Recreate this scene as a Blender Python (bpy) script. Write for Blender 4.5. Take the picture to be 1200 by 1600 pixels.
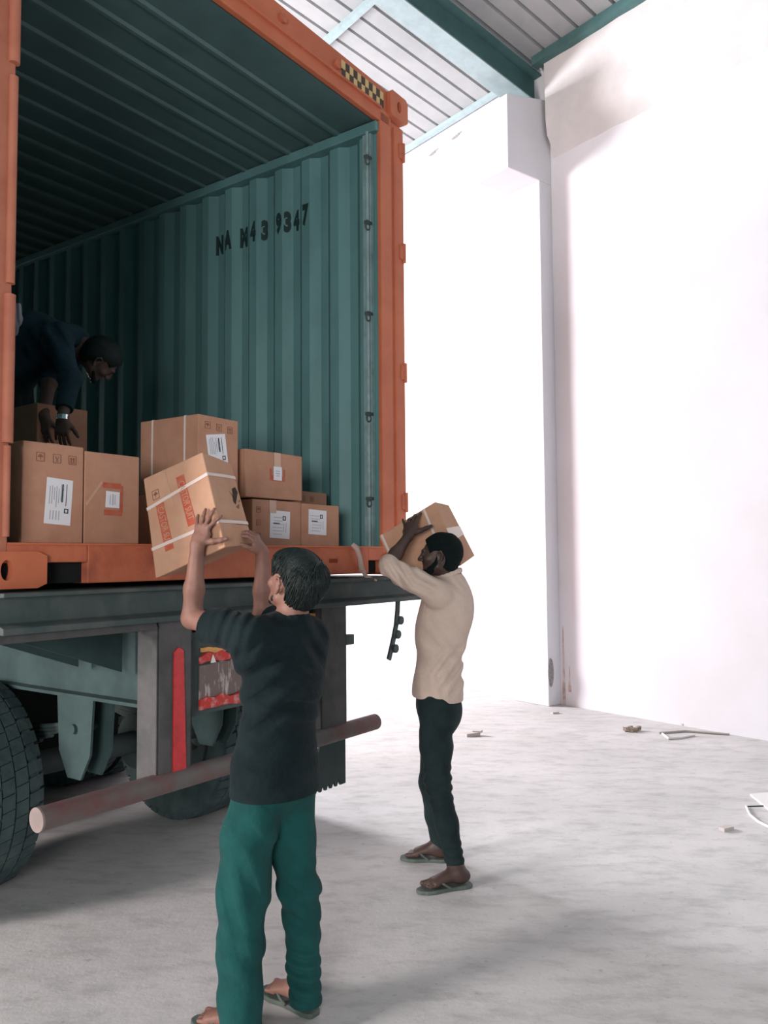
import bpy, bmesh, math, random
import numpy as np
from math import sin, cos, pi, radians
from mathutils import Vector, Matrix
random.seed(7)
for o in list(bpy.data.objects): bpy.data.objects.remove(o)
scene = bpy.context.scene
COL = scene.collection

# ------------------------------------------------------------ camera
F_PX, PITCH, ROLL, CZ = 1265.4, 0.0553, -0.00732, 1.62
cam_data = bpy.data.cameras.new('camera')
cam = bpy.data.objects.new('camera', cam_data); COL.objects.link(cam)
cam_data.sensor_fit = 'VERTICAL'; cam_data.sensor_height = 32.0
cam_data.lens = F_PX / 1600 * 32.0
cam_data.clip_start = 0.05
FW = Vector((0, cos(PITCH), sin(PITCH))); UP0 = Vector((0, -sin(PITCH), cos(PITCH))); R0 = Vector((1, 0, 0))
RT = R0 * cos(ROLL) + UP0 * sin(ROLL); UP = -R0 * sin(ROLL) + UP0 * cos(ROLL)
cam.matrix_world = Matrix(((RT.x, UP.x, -FW.x, 0), (RT.y, UP.y, -FW.y, 0), (RT.z, UP.z, -FW.z, CZ), (0, 0, 0, 1)))
scene.camera = cam
CAM = Vector((0, 0, CZ))

# ------------------------------------------------------------ frames of reference (container, wall)
YAW = 0.61381
CO = Vector((-1.33218, 2.84981, 0.0))
UD = Vector((sin(YAW), cos(YAW), 0)); VD = Vector((-cos(YAW), sin(YAW), 0))
ZS = 1.678      # container floor height
HO = 2.552      # opening height
WO = 2.286      # opening width
def CW(u, v, z): return CO + UD * u + VD * v + Vector((0, 0, z))
WP = Vector((1.9277, 8.9158, 0)); WDIR = Vector((0.616, -0.7878, 0)); WN = Vector((-0.7878, -0.616, 0))
def WW(t, o, z): return WP + WDIR * t + WN * o + Vector((0, 0, z))
def ray(x, y): return FW + RT * ((x - 600) / F_PX) - UP * ((y - 800) / F_PX)
def PY(x, y, d): k = ray(x, y); return CAM + k * (d / k.y)
def PV(x, y, v):
    k = ray(x, y); t = (CO + VD * v - CAM).dot(VD) / k.dot(VD); P = CAM + k * t - CO
    return P.dot(UD), P.z

# ------------------------------------------------------------ world, lights, exposure
w = bpy.data.worlds.new('world'); scene.world = w; w.use_nodes = True
bg = w.node_tree.nodes['Background']
bg.inputs[0].default_value = (0.56, 0.98, 1.0, 1); bg.inputs[1].default_value = 0.17
def area(name, loc, target, sx, sy, power, color):
    l = bpy.data.lights.new(name, 'AREA'); l.shape = 'RECTANGLE'; l.size = sx; l.size_y = sy
    l.energy = power; l.color = color
    o = bpy.data.objects.new(name, l); COL.objects.link(o); o.location = loc
    o.rotation_euler = (Vector(target) - Vector(loc)).to_track_quat('-Z', 'Y').to_euler()
    return o
# daylight through the far doorway beyond the truck, and through the doorway to the left of the yard
area('far_doorway_daylight', CW(3.3, 10.5, 4.6), CW(4.6, 0, 1.6), 3.0, 3.0, 2650, (0.965, 0.975, 1.0))
area('side_doorway_daylight', CW(-7.4, 3.4, 3.2), CW(2.0, -1.0, 0.6), 1.6, 2.2, 980, (1.0, 0.91, 0.88))
area('rear_fill_light', CW(-6.4, -4.6, 2.1), CW(1.6, 0.2, 2.4), 2.4, 1.8, 400, (0.98, 0.97, 0.96))  # added fill, no known opening; brightens the cartons and container mouth
scene.view_settings.view_transform = 'Standard'; scene.view_settings.look = 'None'
scene.view_settings.exposure = 0.0; scene.view_settings.gamma = 1.0
scene.view_settings.use_curve_mapping = False

# ------------------------------------------------------------ materials
MATS = {}
def mat(name, col, rough=0.7, metal=0.0, var=0.0, vscale=8.0, col2=None, bump=0.0, bscale=40.0, spec=0.3, stretch=None, ramp=(0.4, 0.65)):
    if name in MATS: return MATS[name]
    m = bpy.data.materials.new(name); m.use_nodes = True; nt = m.node_tree
    b = nt.nodes['Principled BSDF']; b.inputs['Roughness'].default_value = rough; b.inputs['Metallic'].default_value = metal
    b.inputs['Specular IOR Level'].default_value = spec
    b.inputs['Base Color'].default_value = (*col, 1)
    tc = nt.nodes.new('ShaderNodeTexCoord'); src = tc.outputs['Object']
    if stretch:
        mp = nt.nodes.new('ShaderNodeMapping'); mp.inputs['Scale'].default_value = stretch
        nt.links.new(src, mp.inputs[0]); src = mp.outputs[0]
    if col2 or var:
        n = nt.nodes.new('ShaderNodeTexNoise'); n.inputs['Scale'].default_value = vscale; n.inputs['Detail'].default_value = 8
        n.inputs['Roughness'].default_value = 0.62
        nt.links.new(src, n.inputs['Vector'])
        r = nt.nodes.new('ShaderNodeValToRGB'); r.color_ramp.elements[0].position = ramp[0]; r.color_ramp.elements[1].position = ramp[1]
        c2 = col2 if col2 else tuple(c * (1 - var) for c in col)
        r.color_ramp.elements[0].color = (*col, 1); r.color_ramp.elements[1].color = (*c2, 1)
        nt.links.new(n.outputs[0], r.inputs[0]); nt.links.new(r.outputs[0], b.inputs['Base Color'])
    if bump:
        n2 = nt.nodes.new('ShaderNodeTexNoise'); n2.inputs['Scale'].default_value = bscale; n2.inputs['Detail'].default_value = 6
        nt.links.new(src, n2.inputs['Vector'])
        bp = nt.nodes.new('ShaderNodeBump'); bp.inputs['Strength'].default_value = bump; bp.inputs['Distance'].default_value = 0.02
        nt.links.new(n2.outputs[0], bp.inputs['Height']); nt.links.new(bp.outputs[0], b.inputs['Normal'])
    MATS[name] = m; return m
M_wall = mat('whitewash', (0.70, 0.69, 0.735), 0.9, col2=(0.66, 0.635, 0.66), vscale=0.7, bump=0.15, bscale=6)
M_plaster = mat('shaded_rough_plaster', (0.66, 0.62, 0.625), 0.95, col2=(0.54, 0.51, 0.51), vscale=1.2, bump=0.4, bscale=5)  # greyer than the whitewash: soft shade high on the wall painted in
M_orange = mat('orange_paint', (0.54, 0.155, 0.075), 0.55, col2=(0.46, 0.12, 0.06), vscale=3, bump=0.12, bscale=14)
M_orange_muted = mat('muted_orange_paint', (0.46, 0.17, 0.105), 0.65, col2=(0.38, 0.12, 0.075), vscale=4, bump=0.12, bscale=14)  # less saturated orange for the left post and its cover
M_orange2 = mat('orange_paint_worn', (0.52, 0.145, 0.075), 0.6, col2=(0.32, 0.085, 0.05), vscale=5, bump=0.2, bscale=20, ramp=(0.5, 0.72))
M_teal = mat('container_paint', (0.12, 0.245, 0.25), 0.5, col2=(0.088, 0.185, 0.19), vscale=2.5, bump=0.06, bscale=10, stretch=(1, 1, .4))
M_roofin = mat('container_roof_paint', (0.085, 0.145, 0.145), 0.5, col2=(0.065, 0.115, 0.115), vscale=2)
M_plywood = mat('plywood', (0.16, 0.11, 0.07), 0.8, var=.4)
M_dark = mat('chassis_paint', (0.055, 0.075, 0.075), 0.65, col2=(0.12, 0.125, 0.12), vscale=4, bump=0.3, bscale=18, ramp=(0.5, 0.8))
M_greysteel = mat('grey_chassis_paint', (0.095, 0.09, 0.092), 0.65, col2=(0.055, 0.06, 0.06), vscale=6, bump=0.25, bscale=20)
M_chassisgreen = mat('dusty_frame_paint', (0.045, 0.078, 0.078), 0.8, col2=(0.028, 0.05, 0.05), vscale=3, bump=0.25, bscale=14)
M_tube = mat('bumper_paint', (0.15, 0.075, 0.072), 0.6, col2=(0.13, 0.12, 0.115), vscale=5, bump=0.2, bscale=20, ramp=(0.42, 0.6))
M_cap = mat('pale_paint', (0.30, 0.235, 0.22), 0.7, var=.2)
M_red = mat('red_reflector', (0.60, 0.018, 0.022), 0.35, spec=.6, var=.3, vscale=30)
M_redw = mat('worn_red_lens', (0.50, 0.04, 0.035), 0.5, col2=(0.55, 0.30, 0.28), vscale=28, ramp=(.5, .7))
M_amber = mat('amber_lens', (0.75, 0.36, 0.12), 0.5, var=.3, vscale=20)
M_white = mat('white_plastic', (0.75, 0.72, 0.72), 0.5)
M_rubber = mat('tyre_rubber', (0.035, 0.055, 0.06), 0.9, col2=(0.06, 0.085, 0.085), vscale=8, bump=0.3, bscale=30)
M_black = mat('shade_black', (0.008, 0.010, 0.010), 0.9)  # near-black that paints in the shade of openings and of the trailer underside
M_flap = mat('mudflap_rubber', (0.05, 0.075, 0.072), 0.8, var=.3, vscale=5)
M_card = mat('cardboard', (0.47, 0.245, 0.165), 0.85, col2=(0.42, 0.21, 0.135), vscale=9, bump=0.08, bscale=60)
M_cardp = mat('pale_cardboard', (0.52, 0.30, 0.20), 0.85, col2=(0.47, 0.25, 0.16), vscale=7, bump=0.08, bscale=60)
M_label = mat('label_paper', (0.74, 0.72, 0.76), 0.6)
M_strap = mat('packing_strap', (0.68, 0.56, 0.52), 0.5)
M_stamp = mat('red_ink', (0.47, 0.085, 0.05), 0.8, col2=(0.45, 0.15, 0.09), vscale=30)
M_ink = mat('brown_ink', (0.28, 0.12, 0.08), 0.85, var=.3, vscale=30)
M_blackink = mat('black_ink', (0.03, 0.045, 0.05), 0.8)
M_greyink = mat('grey_ink', (0.42, 0.42, 0.47), 0.8)
M_tape = mat('packing_tape', (0.52, 0.31, 0.22), 0.25, spec=.6)
M_hole = mat('torn_hole', (0.05, 0.03, 0.025), 0.95)
M_rafter = mat('teal_steel', (0.075, 0.16, 0.16), 0.6, var=.2, vscale=4)
M_flange = mat('pale_lit_teal_steel', (0.33, 0.42, 0.44), 0.6, var=.15)  # pale purlin steel; on the rafter flange it paints in light from below
M_roof = mat('roof_sheet', (0.36, 0.365, 0.375), 0.6, col2=(0.30, 0.315, 0.325), vscale=2)
M_rope = mat('rope', (0.50, 0.36, 0.31), 0.8)
M_stencil = mat('stencil_paint', (0.012, 0.03, 0.03), 0.7)
M_yellow = mat('sticker_yellow', (0.62, 0.43, 0.19), 0.5)
M_brown = mat('sticker_black', (0.045, 0.03, 0.02), 0.5)
M_steelbar = mat('galvanised', (0.25, 0.35, 0.36), 0.45, var=.3)
M_patch = mat('bare_cement', (0.34, 0.32, 0.33), 0.95, var=.5, vscale=60)
M_stain = mat('damp_stain', (0.45, 0.30, 0.25), 0.95, col2=(0.7, 0.6, 0.58), vscale=10)

# floor: concrete, with dust, trowel marks and small stains of its own
def floor_mat():
    m = bpy.data.materials.new('concrete_floor'); m.use_nodes = True; nt = m.node_tree; b = nt.nodes['Principled BSDF']
    b.inputs['Roughness'].default_value = 0.85; b.inputs['Specular IOR Level'].default_value = 0.2
    tc = nt.nodes.new('ShaderNodeTexCoord')
    def noise(s, d, r=.6, stretch=None):
        n = nt.nodes.new('ShaderNodeTexNoise'); n.inputs['Scale'].default_value = s; n.inputs['Detail'].default_value = d; n.inputs['Roughness'].default_value = r
        if stretch:
            mp = nt.nodes.new('ShaderNodeMapping'); mp.inputs['Scale'].default_value = stretch; mp.inputs['Rotation'].default_value = (0, 0, 0.5)
            nt.links.new(tc.outputs['Object'], mp.inputs[0]); nt.links.new(mp.outputs[0], n.inputs[0])
        else: nt.links.new(tc.outputs['Object'], n.inputs[0])
        return n
    def ramp(src, p0, c0, p1, c1):
        r = nt.nodes.new('ShaderNodeValToRGB'); r.color_ramp.elements[0].position = p0; r.color_ramp.elements[1].position = p1
        r.color_ramp.elements[0].color = (*c0, 1); r.color_ramp.elements[1].color = (*c1, 1); nt.links.new(src, r.inputs[0]); return r
    def mul(a, bb, f=1.0):
        x = nt.nodes.new('ShaderNodeMix'); x.data_type = 'RGBA'; x.blend_type = 'MULTIPLY'; x.inputs[0].default_value = f
        nt.links.new(a, x.inputs[6]); nt.links.new(bb, x.inputs[7]); return x.outputs[2]
    a = ramp(noise(0.9, 9, .65).outputs[0], .35, (0.50, 0.485, 0.48), .66, (0.62, 0.595, 0.595))
    c = ramp(noise(4.0, 8, .7, (1, 2.4, 1)).outputs[0], .36, (0.80, 0.80, 0.80), .52, (1, 1, 1))
    d = ramp(noise(26, 4, .6).outputs[0], .28, (0.78, 0.77, 0.76), .38, (1, 1, 1))
    nt.links.new(mul(mul(a.outputs[0], c.outputs[0]), d.outputs[0]), b.inputs['Base Color'])
    bp = nt.nodes.new('ShaderNodeBump'); bp.inputs['Strength'].default_value = 0.25; bp.inputs['Distance'].default_value = 0.02
    nt.links.new(noise(9, 8, .7).outputs[0], bp.inputs['Height']); nt.links.new(bp.outputs[0], b.inputs['Normal'])
    return m
M_floor = floor_mat()

# ------------------------------------------------------------ mesh helpers
class MB:
    def __init__(s): s.v = []; s.f = []
    def add(s, vs, fs):
        n = len(s.v); s.v += [tuple(v) for v in vs]; s.f += [tuple(i + n for i in f) for f in fs]; return s
    def box(s, x0, x1, y0, y1, z0, z1):
        v = [(x, y, z) for z in (z0, z1) for y in (y0, y1) for x in (x0, x1)]
        return s.add(v, [(0, 2, 3, 1), (4, 5, 7, 6), (0, 1, 5, 4), (2, 6, 7, 3), (0, 4, 6, 2), (1, 3, 7, 5)])
    def obox(s, c, r, u, n, w, h, t):
        c, r, u, n = Vector(c), Vector(r).normalized(), Vector(u).normalized(), Vector(n).normalized()
        v = [c + r * (a * w / 2) + u * (b * h / 2) + n * (d * t / 2) for d in (-1, 1) for b in (-1, 1) for a in (-1, 1)]
        return s.add(v, [(0, 2, 3, 1), (4, 5, 7, 6), (0, 1, 5, 4), (2, 6, 7, 3), (0, 4, 6, 2), (1, 3, 7, 5)])
    def prism(s, pts, d):
        """closed outline pts (3-D) extruded by vector d"""
        n = len(pts); a = [Vector(p) for p in pts]; b = [p + Vector(d) for p in a]
        return s.add(a + b, [tuple(range(n - 1, -1, -1)), tuple(range(n, 2 * n))] + [(i, (i + 1) % n, n + (i + 1) % n, n + i) for i in range(n)])
    def cyl(s, p0, p1, r0, r1=None, n=20, caps=True):
        p0, p1 = Vector(p0), Vector(p1); r1 = r0 if r1 is None else r1
        d = (p1 - p0).normalized(); a = d.orthogonal().normalized(); b = d.cross(a)
        v = [p0 + (a * cos(2 * pi * i / n) + b * sin(2 * pi * i / n)) * r0 for i in range(n)] + \
            [p1 + (a * cos(2 * pi * i / n) + b * sin(2 * pi * i / n)) * r1 for i in range(n)]
        f = [(i, (i + 1) % n, n + (i + 1) % n, n + i) for i in range(n)]
        if caps: f += [tuple(range(n - 1, -1, -1)), tuple(range(n, 2 * n))]
        return s.add(v, f)
    def tube(s, pts, r, n=8):
        pts = [Vector(p) for p in pts]; rs = r if isinstance(r, (list, tuple)) else [r] * len(pts)
        ref = Vector((0.31, 0.17, 0.93)); V = []
        for i, p in enumerate(pts):
            d = (pts[min(i + 1, len(pts) - 1)] - pts[max(i - 1, 0)]).normalized()
            a = d.cross(ref).normalized(); b = d.cross(a)
            V += [p + (a * cos(2 * pi * k / n) + b * sin(2 * pi * k / n)) * rs[i] for k in range(n)]
        f = [(i * n + k, i * n + (k + 1) % n, (i + 1) * n + (k + 1) % n, (i + 1) * n + k) for i in range(len(pts) - 1) for k in range(n)]
        f += [tuple(range(n - 1, -1, -1)), tuple(range((len(pts) - 1) * n, len(pts) * n))]
        return s.add(V, f)
    def torus(s, c, ax, R, r, n=24, m=8):
        c, ax = Vector(c), Vector(ax).normalized(); a = ax.orthogonal().normalized(); b = ax.cross(a); V = []
        for i in range(n):
            t = 2 * pi * i / n; d = a * cos(t) + b * sin(t)
            V += [c + d * (R + r * cos(2 * pi * k / m)) + ax * (r * sin(2 * pi * k / m)) for k in range(m)]
        return s.add(V, [(i * m + k, ((i + 1) % n) * m + k, ((i + 1) % n) * m + (k + 1) % m, i * m + (k + 1) % m) for i in range(n) for k in range(m)])
    def build(s, name, m, parent=None, bevel=0.0, smooth=False, seg=2, local=False):
        me = bpy.data.meshes.new(name); me.from_pydata(s.v, [], s.f); me.materials.append(m)
        bm = bmesh.new(); bm.from_mesh(me); bmesh.ops.recalc_face_normals(bm, faces=bm.faces); bm.to_mesh(me); bm.free()
        o = bpy.data.objects.new(name, me); COL.objects.link(o)
        if parent: o.parent = parent
        if bevel:
            b = o.modifiers.new('bevel', 'BEVEL'); b.width = bevel; b.segments = seg; b.limit_method = 'ANGLE'; b.angle_limit = radians(35)
        if smooth:
            for p in me.polygons: p.use_smooth = True
            try: me.set_sharp_from_angle(angle=radians(40))
            except Exception: pass
        return o
def thing(name, label, cat, loc=(0, 0, 0), rot=(0, 0, 0), group=None, matrix=None):
    o = bpy.data.objects.new(name, None); COL.objects.link(o); o.empty_display_size = .1
    if matrix is not None: o.matrix_world = matrix
    else: o.location = loc; o.rotation_euler = rot
    tag(o, label, cat, group); return o
def tag(o, label=None, cat=None, group=None, kind=None):
    if label: o['label'] = label
    if cat: o['category'] = cat
    if group: o['group'] = group
    if kind: o['kind'] = kind
    return o
def text_mesh(name, txt, m, parent, c, r, u, size, extrude=0.0006, stretch=1.0, align='CENTER'):
    """flat lettering: text centred at c, reading along r, letter tops towards u, cap height about size"""
    cu = bpy.data.curves.new(name, 'FONT'); cu.body = txt; cu.size = size * 1.4; cu.extrude = extrude; cu.align_x = align; cu.align_y = 'CENTER'; cu.offset = .012 if m is M_stencil else 0
    cu.resolution_u = 3
    t = bpy.data.objects.new(name, cu); COL.objects.link(t)
    dg = bpy.context.evaluated_depsgraph_get(); me = bpy.data.meshes.new_from_object(t.evaluated_get(dg))
    bpy.data.objects.remove(t); bpy.data.curves.remove(cu)
    r, u = Vector(r).normalized(), Vector(u).normalized(); n = r.cross(u)
    mt = Matrix(((r.x * stretch, u.x, n.x, c[0]), (r.y * stretch, u.y, n.y, c[1]), (r.z * stretch, u.z, n.z, c[2]), (0, 0, 0, 1)))
    me.transform(mt); me.materials.clear(); me.materials.append(m)
    o = bpy.data.objects.new(name, me); COL.objects.link(o); o.parent = parent; return o
CROT = math.atan2(UD.y, UD.x)

# ============================================================ the setting
def structure(mb, name, m, **k): o = mb.build(name, m, **k); o['kind'] = 'structure'; return o
structure(MB().box(-16, 14, -6, 22, -0.12, 0), 'floor', M_floor)
# right-hand wall (lies along WDIR) built from its own frame
def wbox(mb, t0, t1, o0, o1, z0, z1):
    v = [WW(t, o, z) for z in (z0, z1) for o in (o0, o1) for t in (t0, t1)]
    return mb.add(v, [(0, 2, 3, 1), (4, 5, 7, 6), (0, 1, 5, 4), (2, 6, 7, 3), (0, 4, 6, 2), (1, 3, 7, 5)])
RT_TAN = 0.19; EAVE = 7.22
structure(wbox(MB(), -14, 9, -0.25, 0, 0, EAVE + 0.02), 'wall_right', M_wall)
colm = MB(); wbox(colm, -0.5, -0.02, 0, 0.2, 0, 5.83)
prof = [(0, 5.62), (0.2, 5.62), (0.2, 5.80), (0.70, 5.80), (0.70, 6.62), (0.30, 6.92), (0, 6.98)]
structure(wbox(MB(), -0.5, -0.02, 0, 0.2, 0, 5.80), 'trim_1', M_wall, bevel=.008)
structure(MB().prism([WW(-0.02, o, z) for o, z in [(0, 5.80), (0.70, 5.80), (0.70, 6.62), (0.0, 6.78)]], WDIR * -0.48), 'trim_2', M_wall, bevel=.008)
# plaster lintel band over the near bay
band = MB()
ts = np.linspace(0.02, 9, 46); os_ = [(6.10, 0.0), (6.22, 0.03), (6.32, 0.10), (6.5, 0.13), (7.2, 0.13)]
rng = random.Random(3); V = []
for t in ts:
    for z, o in os_: V.append(WW(t, o + (rng.uniform(-.008, .008) if o else 0), z + rng.uniform(-.015, .015)))
nn = len(os_)
band.add(V, [(i * nn + k, (i + 1) * nn + k, (i + 1) * nn + k + 1, i * nn + k + 1) for i in range(len(ts) - 1) for k in range(nn - 1)])
structure(band, 'trim_3', M_plaster, smooth=True)
# roof: corrugated sheets rising away from the wall
def RP(t, o, dz=0): return WW(t, o, EAVE + o * RT_TAN + dz)
def sheet(t0, t1, o0, o1, name, pitch=0.235, rib=0.055, rw=0.045):
    mb = MB(); t = t0; prof = []
    while t < t1:
        prof += [(t, 0), (t + pitch - rw, 0), (t + pitch - rw * .75, rib), (t + pitch - rw * .25, rib)]; t += pitch
    V = [RP(a, o0, b) for a, b in prof] + [RP(a, o1, b) for a, b in prof]
    n = len(prof); mb.add(V, [(i, i + 1, n + i + 1, n + i) for i in range(n - 1)])
    o = structure(mb, name, M_roof); s = o.modifiers.new('thickness', 'SOLIDIFY'); s.thickness = 0.004; return o
sheet(-14, 9, -0.3, 9.5, 'ceiling')
# rafter: I-beam standing on the corbel
t = thing('roof_rafter', 'teal steel roof beam running up from the white wall column', 'roof beam', WW(-0.26, 0.2, EAVE - .32))
inv = Matrix.Translation(-t.location)
def rafter_piece(name, m, dt0, dt1, h0, h1, o0=-0.0, o1=9.3):
    mb = MB(); V = [RP(-0.26 + a, o, h) + Vector((0, 0, 0)) for o in (o0, o1) for h in (h0, h1) for a in (dt0, dt1)]
    V = [inv @ v for v in V]
    mb.add(V, [(0, 1, 3, 2), (4, 6, 7, 5), (0, 4, 5, 1), (2, 3, 7, 6), (0, 2, 6, 4), (1, 5, 7, 3)])
    return mb.build(name, m, t)
rafter_piece('lower_flange', M_flange, -0.13, 0.13, -0.46, -0.445)  # same steel as the web; light from below painted in as a paler colour
rafter_piece('web', M_rafter, -0.01, 0.02, -0.445, -0.095)
rafter_piece('upper_flange', M_rafter, -0.13, 0.13, -0.095, -0.08)
# purlins
def purlin(label, t0, t1, o, h=0.07, wd=0.06, m=M_flange, name='roof_purlin', group=None):
    base = RP((t0 + t1) / 2, o, -h)
    mb = MB(); V = []
    for tt in (t0, t1):
        for (a, b) in ((-wd / 2, -h), (wd / 2, -h), (wd / 2, 0), (-wd / 2, 0)): V.append(RP(tt, o + a, b - 0.002) - base)
    mb.add(V, [(0, 1, 2, 3), (4, 7, 6, 5), (0, 4, 5, 1), (1, 5, 6, 2), (2, 6, 7, 3), (3, 7, 4, 0)])
    ob = mb.build(name, m); ob.location = base; tag(ob, label, 'roof purlin', group); return ob
purlin('thin pale purlin crossing the lit far roof bay at mid span', -9, -0.40, 1.95)
purlin('pale eave purlin along the wall top in the far roof bay', -9, -0.40, 0.07, h=.05)
purlin('dark teal eave purlin along the wall top in the near roof bay', -0.10, 8.5, 0.16, h=.10, wd=.09, m=M_rafter)
# cement patch and stains on the column, wall pits
pt = MB().prism([WW(-0.012, 0.2 - 0.01 + 0.045 * cos(a) - .02, 0.36 + 0.155 * sin(a) + 0) for a in np.linspace(0, 2 * pi, 15)[:-1]], WDIR * 0.004)
structure(pt, 'trim_4', M_patch)
def streak(t0, t1, o, z0, z1, m, name):
    mb = MB(); n = 14; rr = random.Random(int(t0 * 100) + 5); L = []; Rr = []
    for i in range(n):
        k = i / (n - 1); z = z0 + (z1 - z0) * k; wv = (t1 - t0) * .5 * (1 - k * .8) * rr.uniform(.6, 1); c = (t0 + t1) / 2
        L.append(WW(c - wv, o, z)); Rr.append(WW(c + wv, o, z))
    mb.prism(L + Rr[::-1], WN * 0.002); return structure(mb, name, m)
streak(0.0, 0.05, 0.0005, 0, 0.85, M_stain, 'trim_5')
streak(0.08, 0.13, 0.0005, 0.15, 0.42, M_stain, 'trim_6')
# small rubble holes under the eave
for i, (tt, zz) in enumerate([(-1.55, 7.02), (-0.95, 7.06), (-2.0, 6.98)]):
    structure(MB().prism([WW(tt + .09 * cos(a) * (1 + .3 * sin(3 * a)), 0.001, zz + .022 * sin(a) + .06 * cos(a) * .25) for a in np.linspace(0, 2 * pi, 12)[:-1]], WN * 0.006), 'trim_%d' % (7 + i), M_patch)

# ============================================================ shipping container
cont = thing('shipping_container', 'orange shipping container with teal ribbed inside, open end facing the floor', 'shipping container', CO + Vector((0, 0, 1.515)), (0, 0, CROT))
Z0 = 1.515
def cz(z): return z - Z0
LEN = 12.03; HT = ZS + HO
def cpart(name, mb, m, **k): return mb.build(name, m, cont, **k)
# floor
cpart('floor_boards', MB().box(-.02, WO + .02, 0.02, LEN, cz(1.63), cz(ZS)), M_plywood)
# side walls, corrugated
def corr(u_in, sgn, name):
    pit = 0.2325; prof = []; v = 0.085
    prof.append((0, v - .04))
    while v < LEN - .3:
        prof += [(0, v), (0, v + .062), (1, v + .062 + .048), (1, v + .062 + .048 + .062)]; v += pit
    mb = MB(); d = 0.040
    V = [(u_in + sgn * (d * a), b, z) for z in (cz(ZS - .02), cz(HT - .02)) for a, b in prof]
    n = len(prof); mb.add(V, [(i, i + 1, n + i + 1, n + i) for i in range(n - 1)])
    o = cpart(name, mb, M_teal); s = o.modifiers.new('thickness', 'SOLIDIFY'); s.thickness = 0.003; return o
corr(WO + 0.010, 1, 'side_wall'); corr(-0.010, -1, 'side_wall')
# outer skin of the two sides, the colour of the outside
cpart('outer_skin', MB().box(WO + .058, WO + .062, .1, LEN, cz(ZS - .1), cz(HT)), M_orange)
cpart('outer_skin', MB().box(-.062, -.058, .1, LEN, cz(ZS - .1), cz(HT)), M_orange)
cpart('front_wall', MB().box(-.05, WO + .05, LEN, LEN + .04, cz(ZS), cz(HT)), M_teal)
# roof with transverse ribs
prof = []; v = 0.12
while v < LEN - .3:
    if len(prof) == 0: prof.append((.02, 0.0))
    prof += [(v, 0.0), (v + .155, 0.0), (v + .166, -.014), (v + .188, -.014)]; v += 0.199
mb = MB(); V = [(u, b, cz(HT) + a) for u in (-.05, WO + .05) for b, a in prof]; n = len(prof)
mb.add(V, [(i, i + 1, n + i + 1, n + i) for i in range(n - 1)])
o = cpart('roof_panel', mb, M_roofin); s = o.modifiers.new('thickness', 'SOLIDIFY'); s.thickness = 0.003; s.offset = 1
# rails
cpart('top_side_rail', MB().box(WO - .03, WO + .05, .0, LEN, cz(HT - .065), cz(HT - .005)), M_teal, bevel=.006)
cpart('top_side_rail', MB().box(-.05, .03, .0, LEN, cz(HT - .065), cz(HT - .005)), M_teal, bevel=.006)
cpart('bottom_side_rail', MB().box(WO, WO + .06, .1, LEN, cz(1.53), cz(ZS)), M_orange2)
cpart('bottom_side_rail', MB().box(-.06, 0, .1, LEN, cz(1.53), cz(ZS)), M_orange2)
for k in range(24): pass
cpart('cross_members', MB().box(.0, WO, .3, .36, cz(1.54), cz(1.63)).box(.0, WO, .9, .96, cz(1.54), cz(1.63)).box(.0, WO, 1.5, 1.56, cz(1.54), cz(1.63)).box(.0, WO, 2.1, 2.16, cz(1.54), cz(1.63)), M_dark)
# corner posts (J section: outer face, inner return, hinge channel)
def post(sg, x_in, x_out):
    a, b = sorted((x_in, x_out)); mb = MB()
    xm = x_in + sg * .115
    mb.box(min(x_in, xm), max(x_in, xm), -.012, .016, cz(1.64), cz(HT + .06))
    mb.box(min(xm, x_out), max(xm, x_out), .004, .06, cz(1.64), cz(HT + .06))
    xr = x_in + sg * .155
    mb.box(min(xr, xr + sg * .014), max(xr, xr + sg * .014), -.008, .010, cz(1.7), cz(HT + .03))
    o = cpart('corner_post', mb, M_orange if sg > 0 else M_orange_muted, bevel=.005)
    MB().box(min(x_in + sg * .012, xm), max(x_in + sg * .012, xm), .016, .10, cz(ZS), cz(HT)).build('post_inner_plate', M_teal, o)
    return o
post(1, WO, WO + .270); post(-1, 0.0, -.150)
# header and sill
hm = MB().box(-.05, WO + .10, -.012, .03, cz(HT), cz(HT + .085)).box(-.05, WO + .10, -.004, .10, cz(HT + .085), cz(HT + .225)).box(-.05, WO + .10, .03, .10, cz(HT + .01), cz(HT + .09))
cpart('header', hm, M_orange, bevel=.006)
cpart('header_lip', MB().box(0.0, WO, -.026, -.012, cz(HT + .070), cz(HT + .084)), M_orange2)
sm = MB().box(.325, 2.145, -.010, .09, cz(1.527), cz(ZS)).box(-.05, .325, -.010, .09, cz(1.608), cz(ZS)).box(2.145, WO + .05, -.010, .09, cz(1.600), cz(ZS))
cpart('sill', sm, M_orange2, bevel=.005)
cpart('sill_edge', MB().box(.0, WO, -.016, .05, cz(ZS - .006), cz(ZS + .002)), M_orange)
cpart('pocket_shade', MB().box(.145, .325, .03, .09, cz(1.53), cz(1.61)), M_black)  # solid black block painted as the shade inside the pocket
cpart('pocket_shade', MB().box(2.145, 2.26, .03, .09, cz(1.53), cz(1.60)), M_black)  # black block for the shade in the right pocket
# a dark notch stamped in the sill, right part
cpart('sill_slot', MB().box(1.79, 1.86, -.0112, -.009, cz(1.590), cz(1.612)), M_stain if False else mat('rust', (0.22, 0.04, 0.02), .8))
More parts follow.
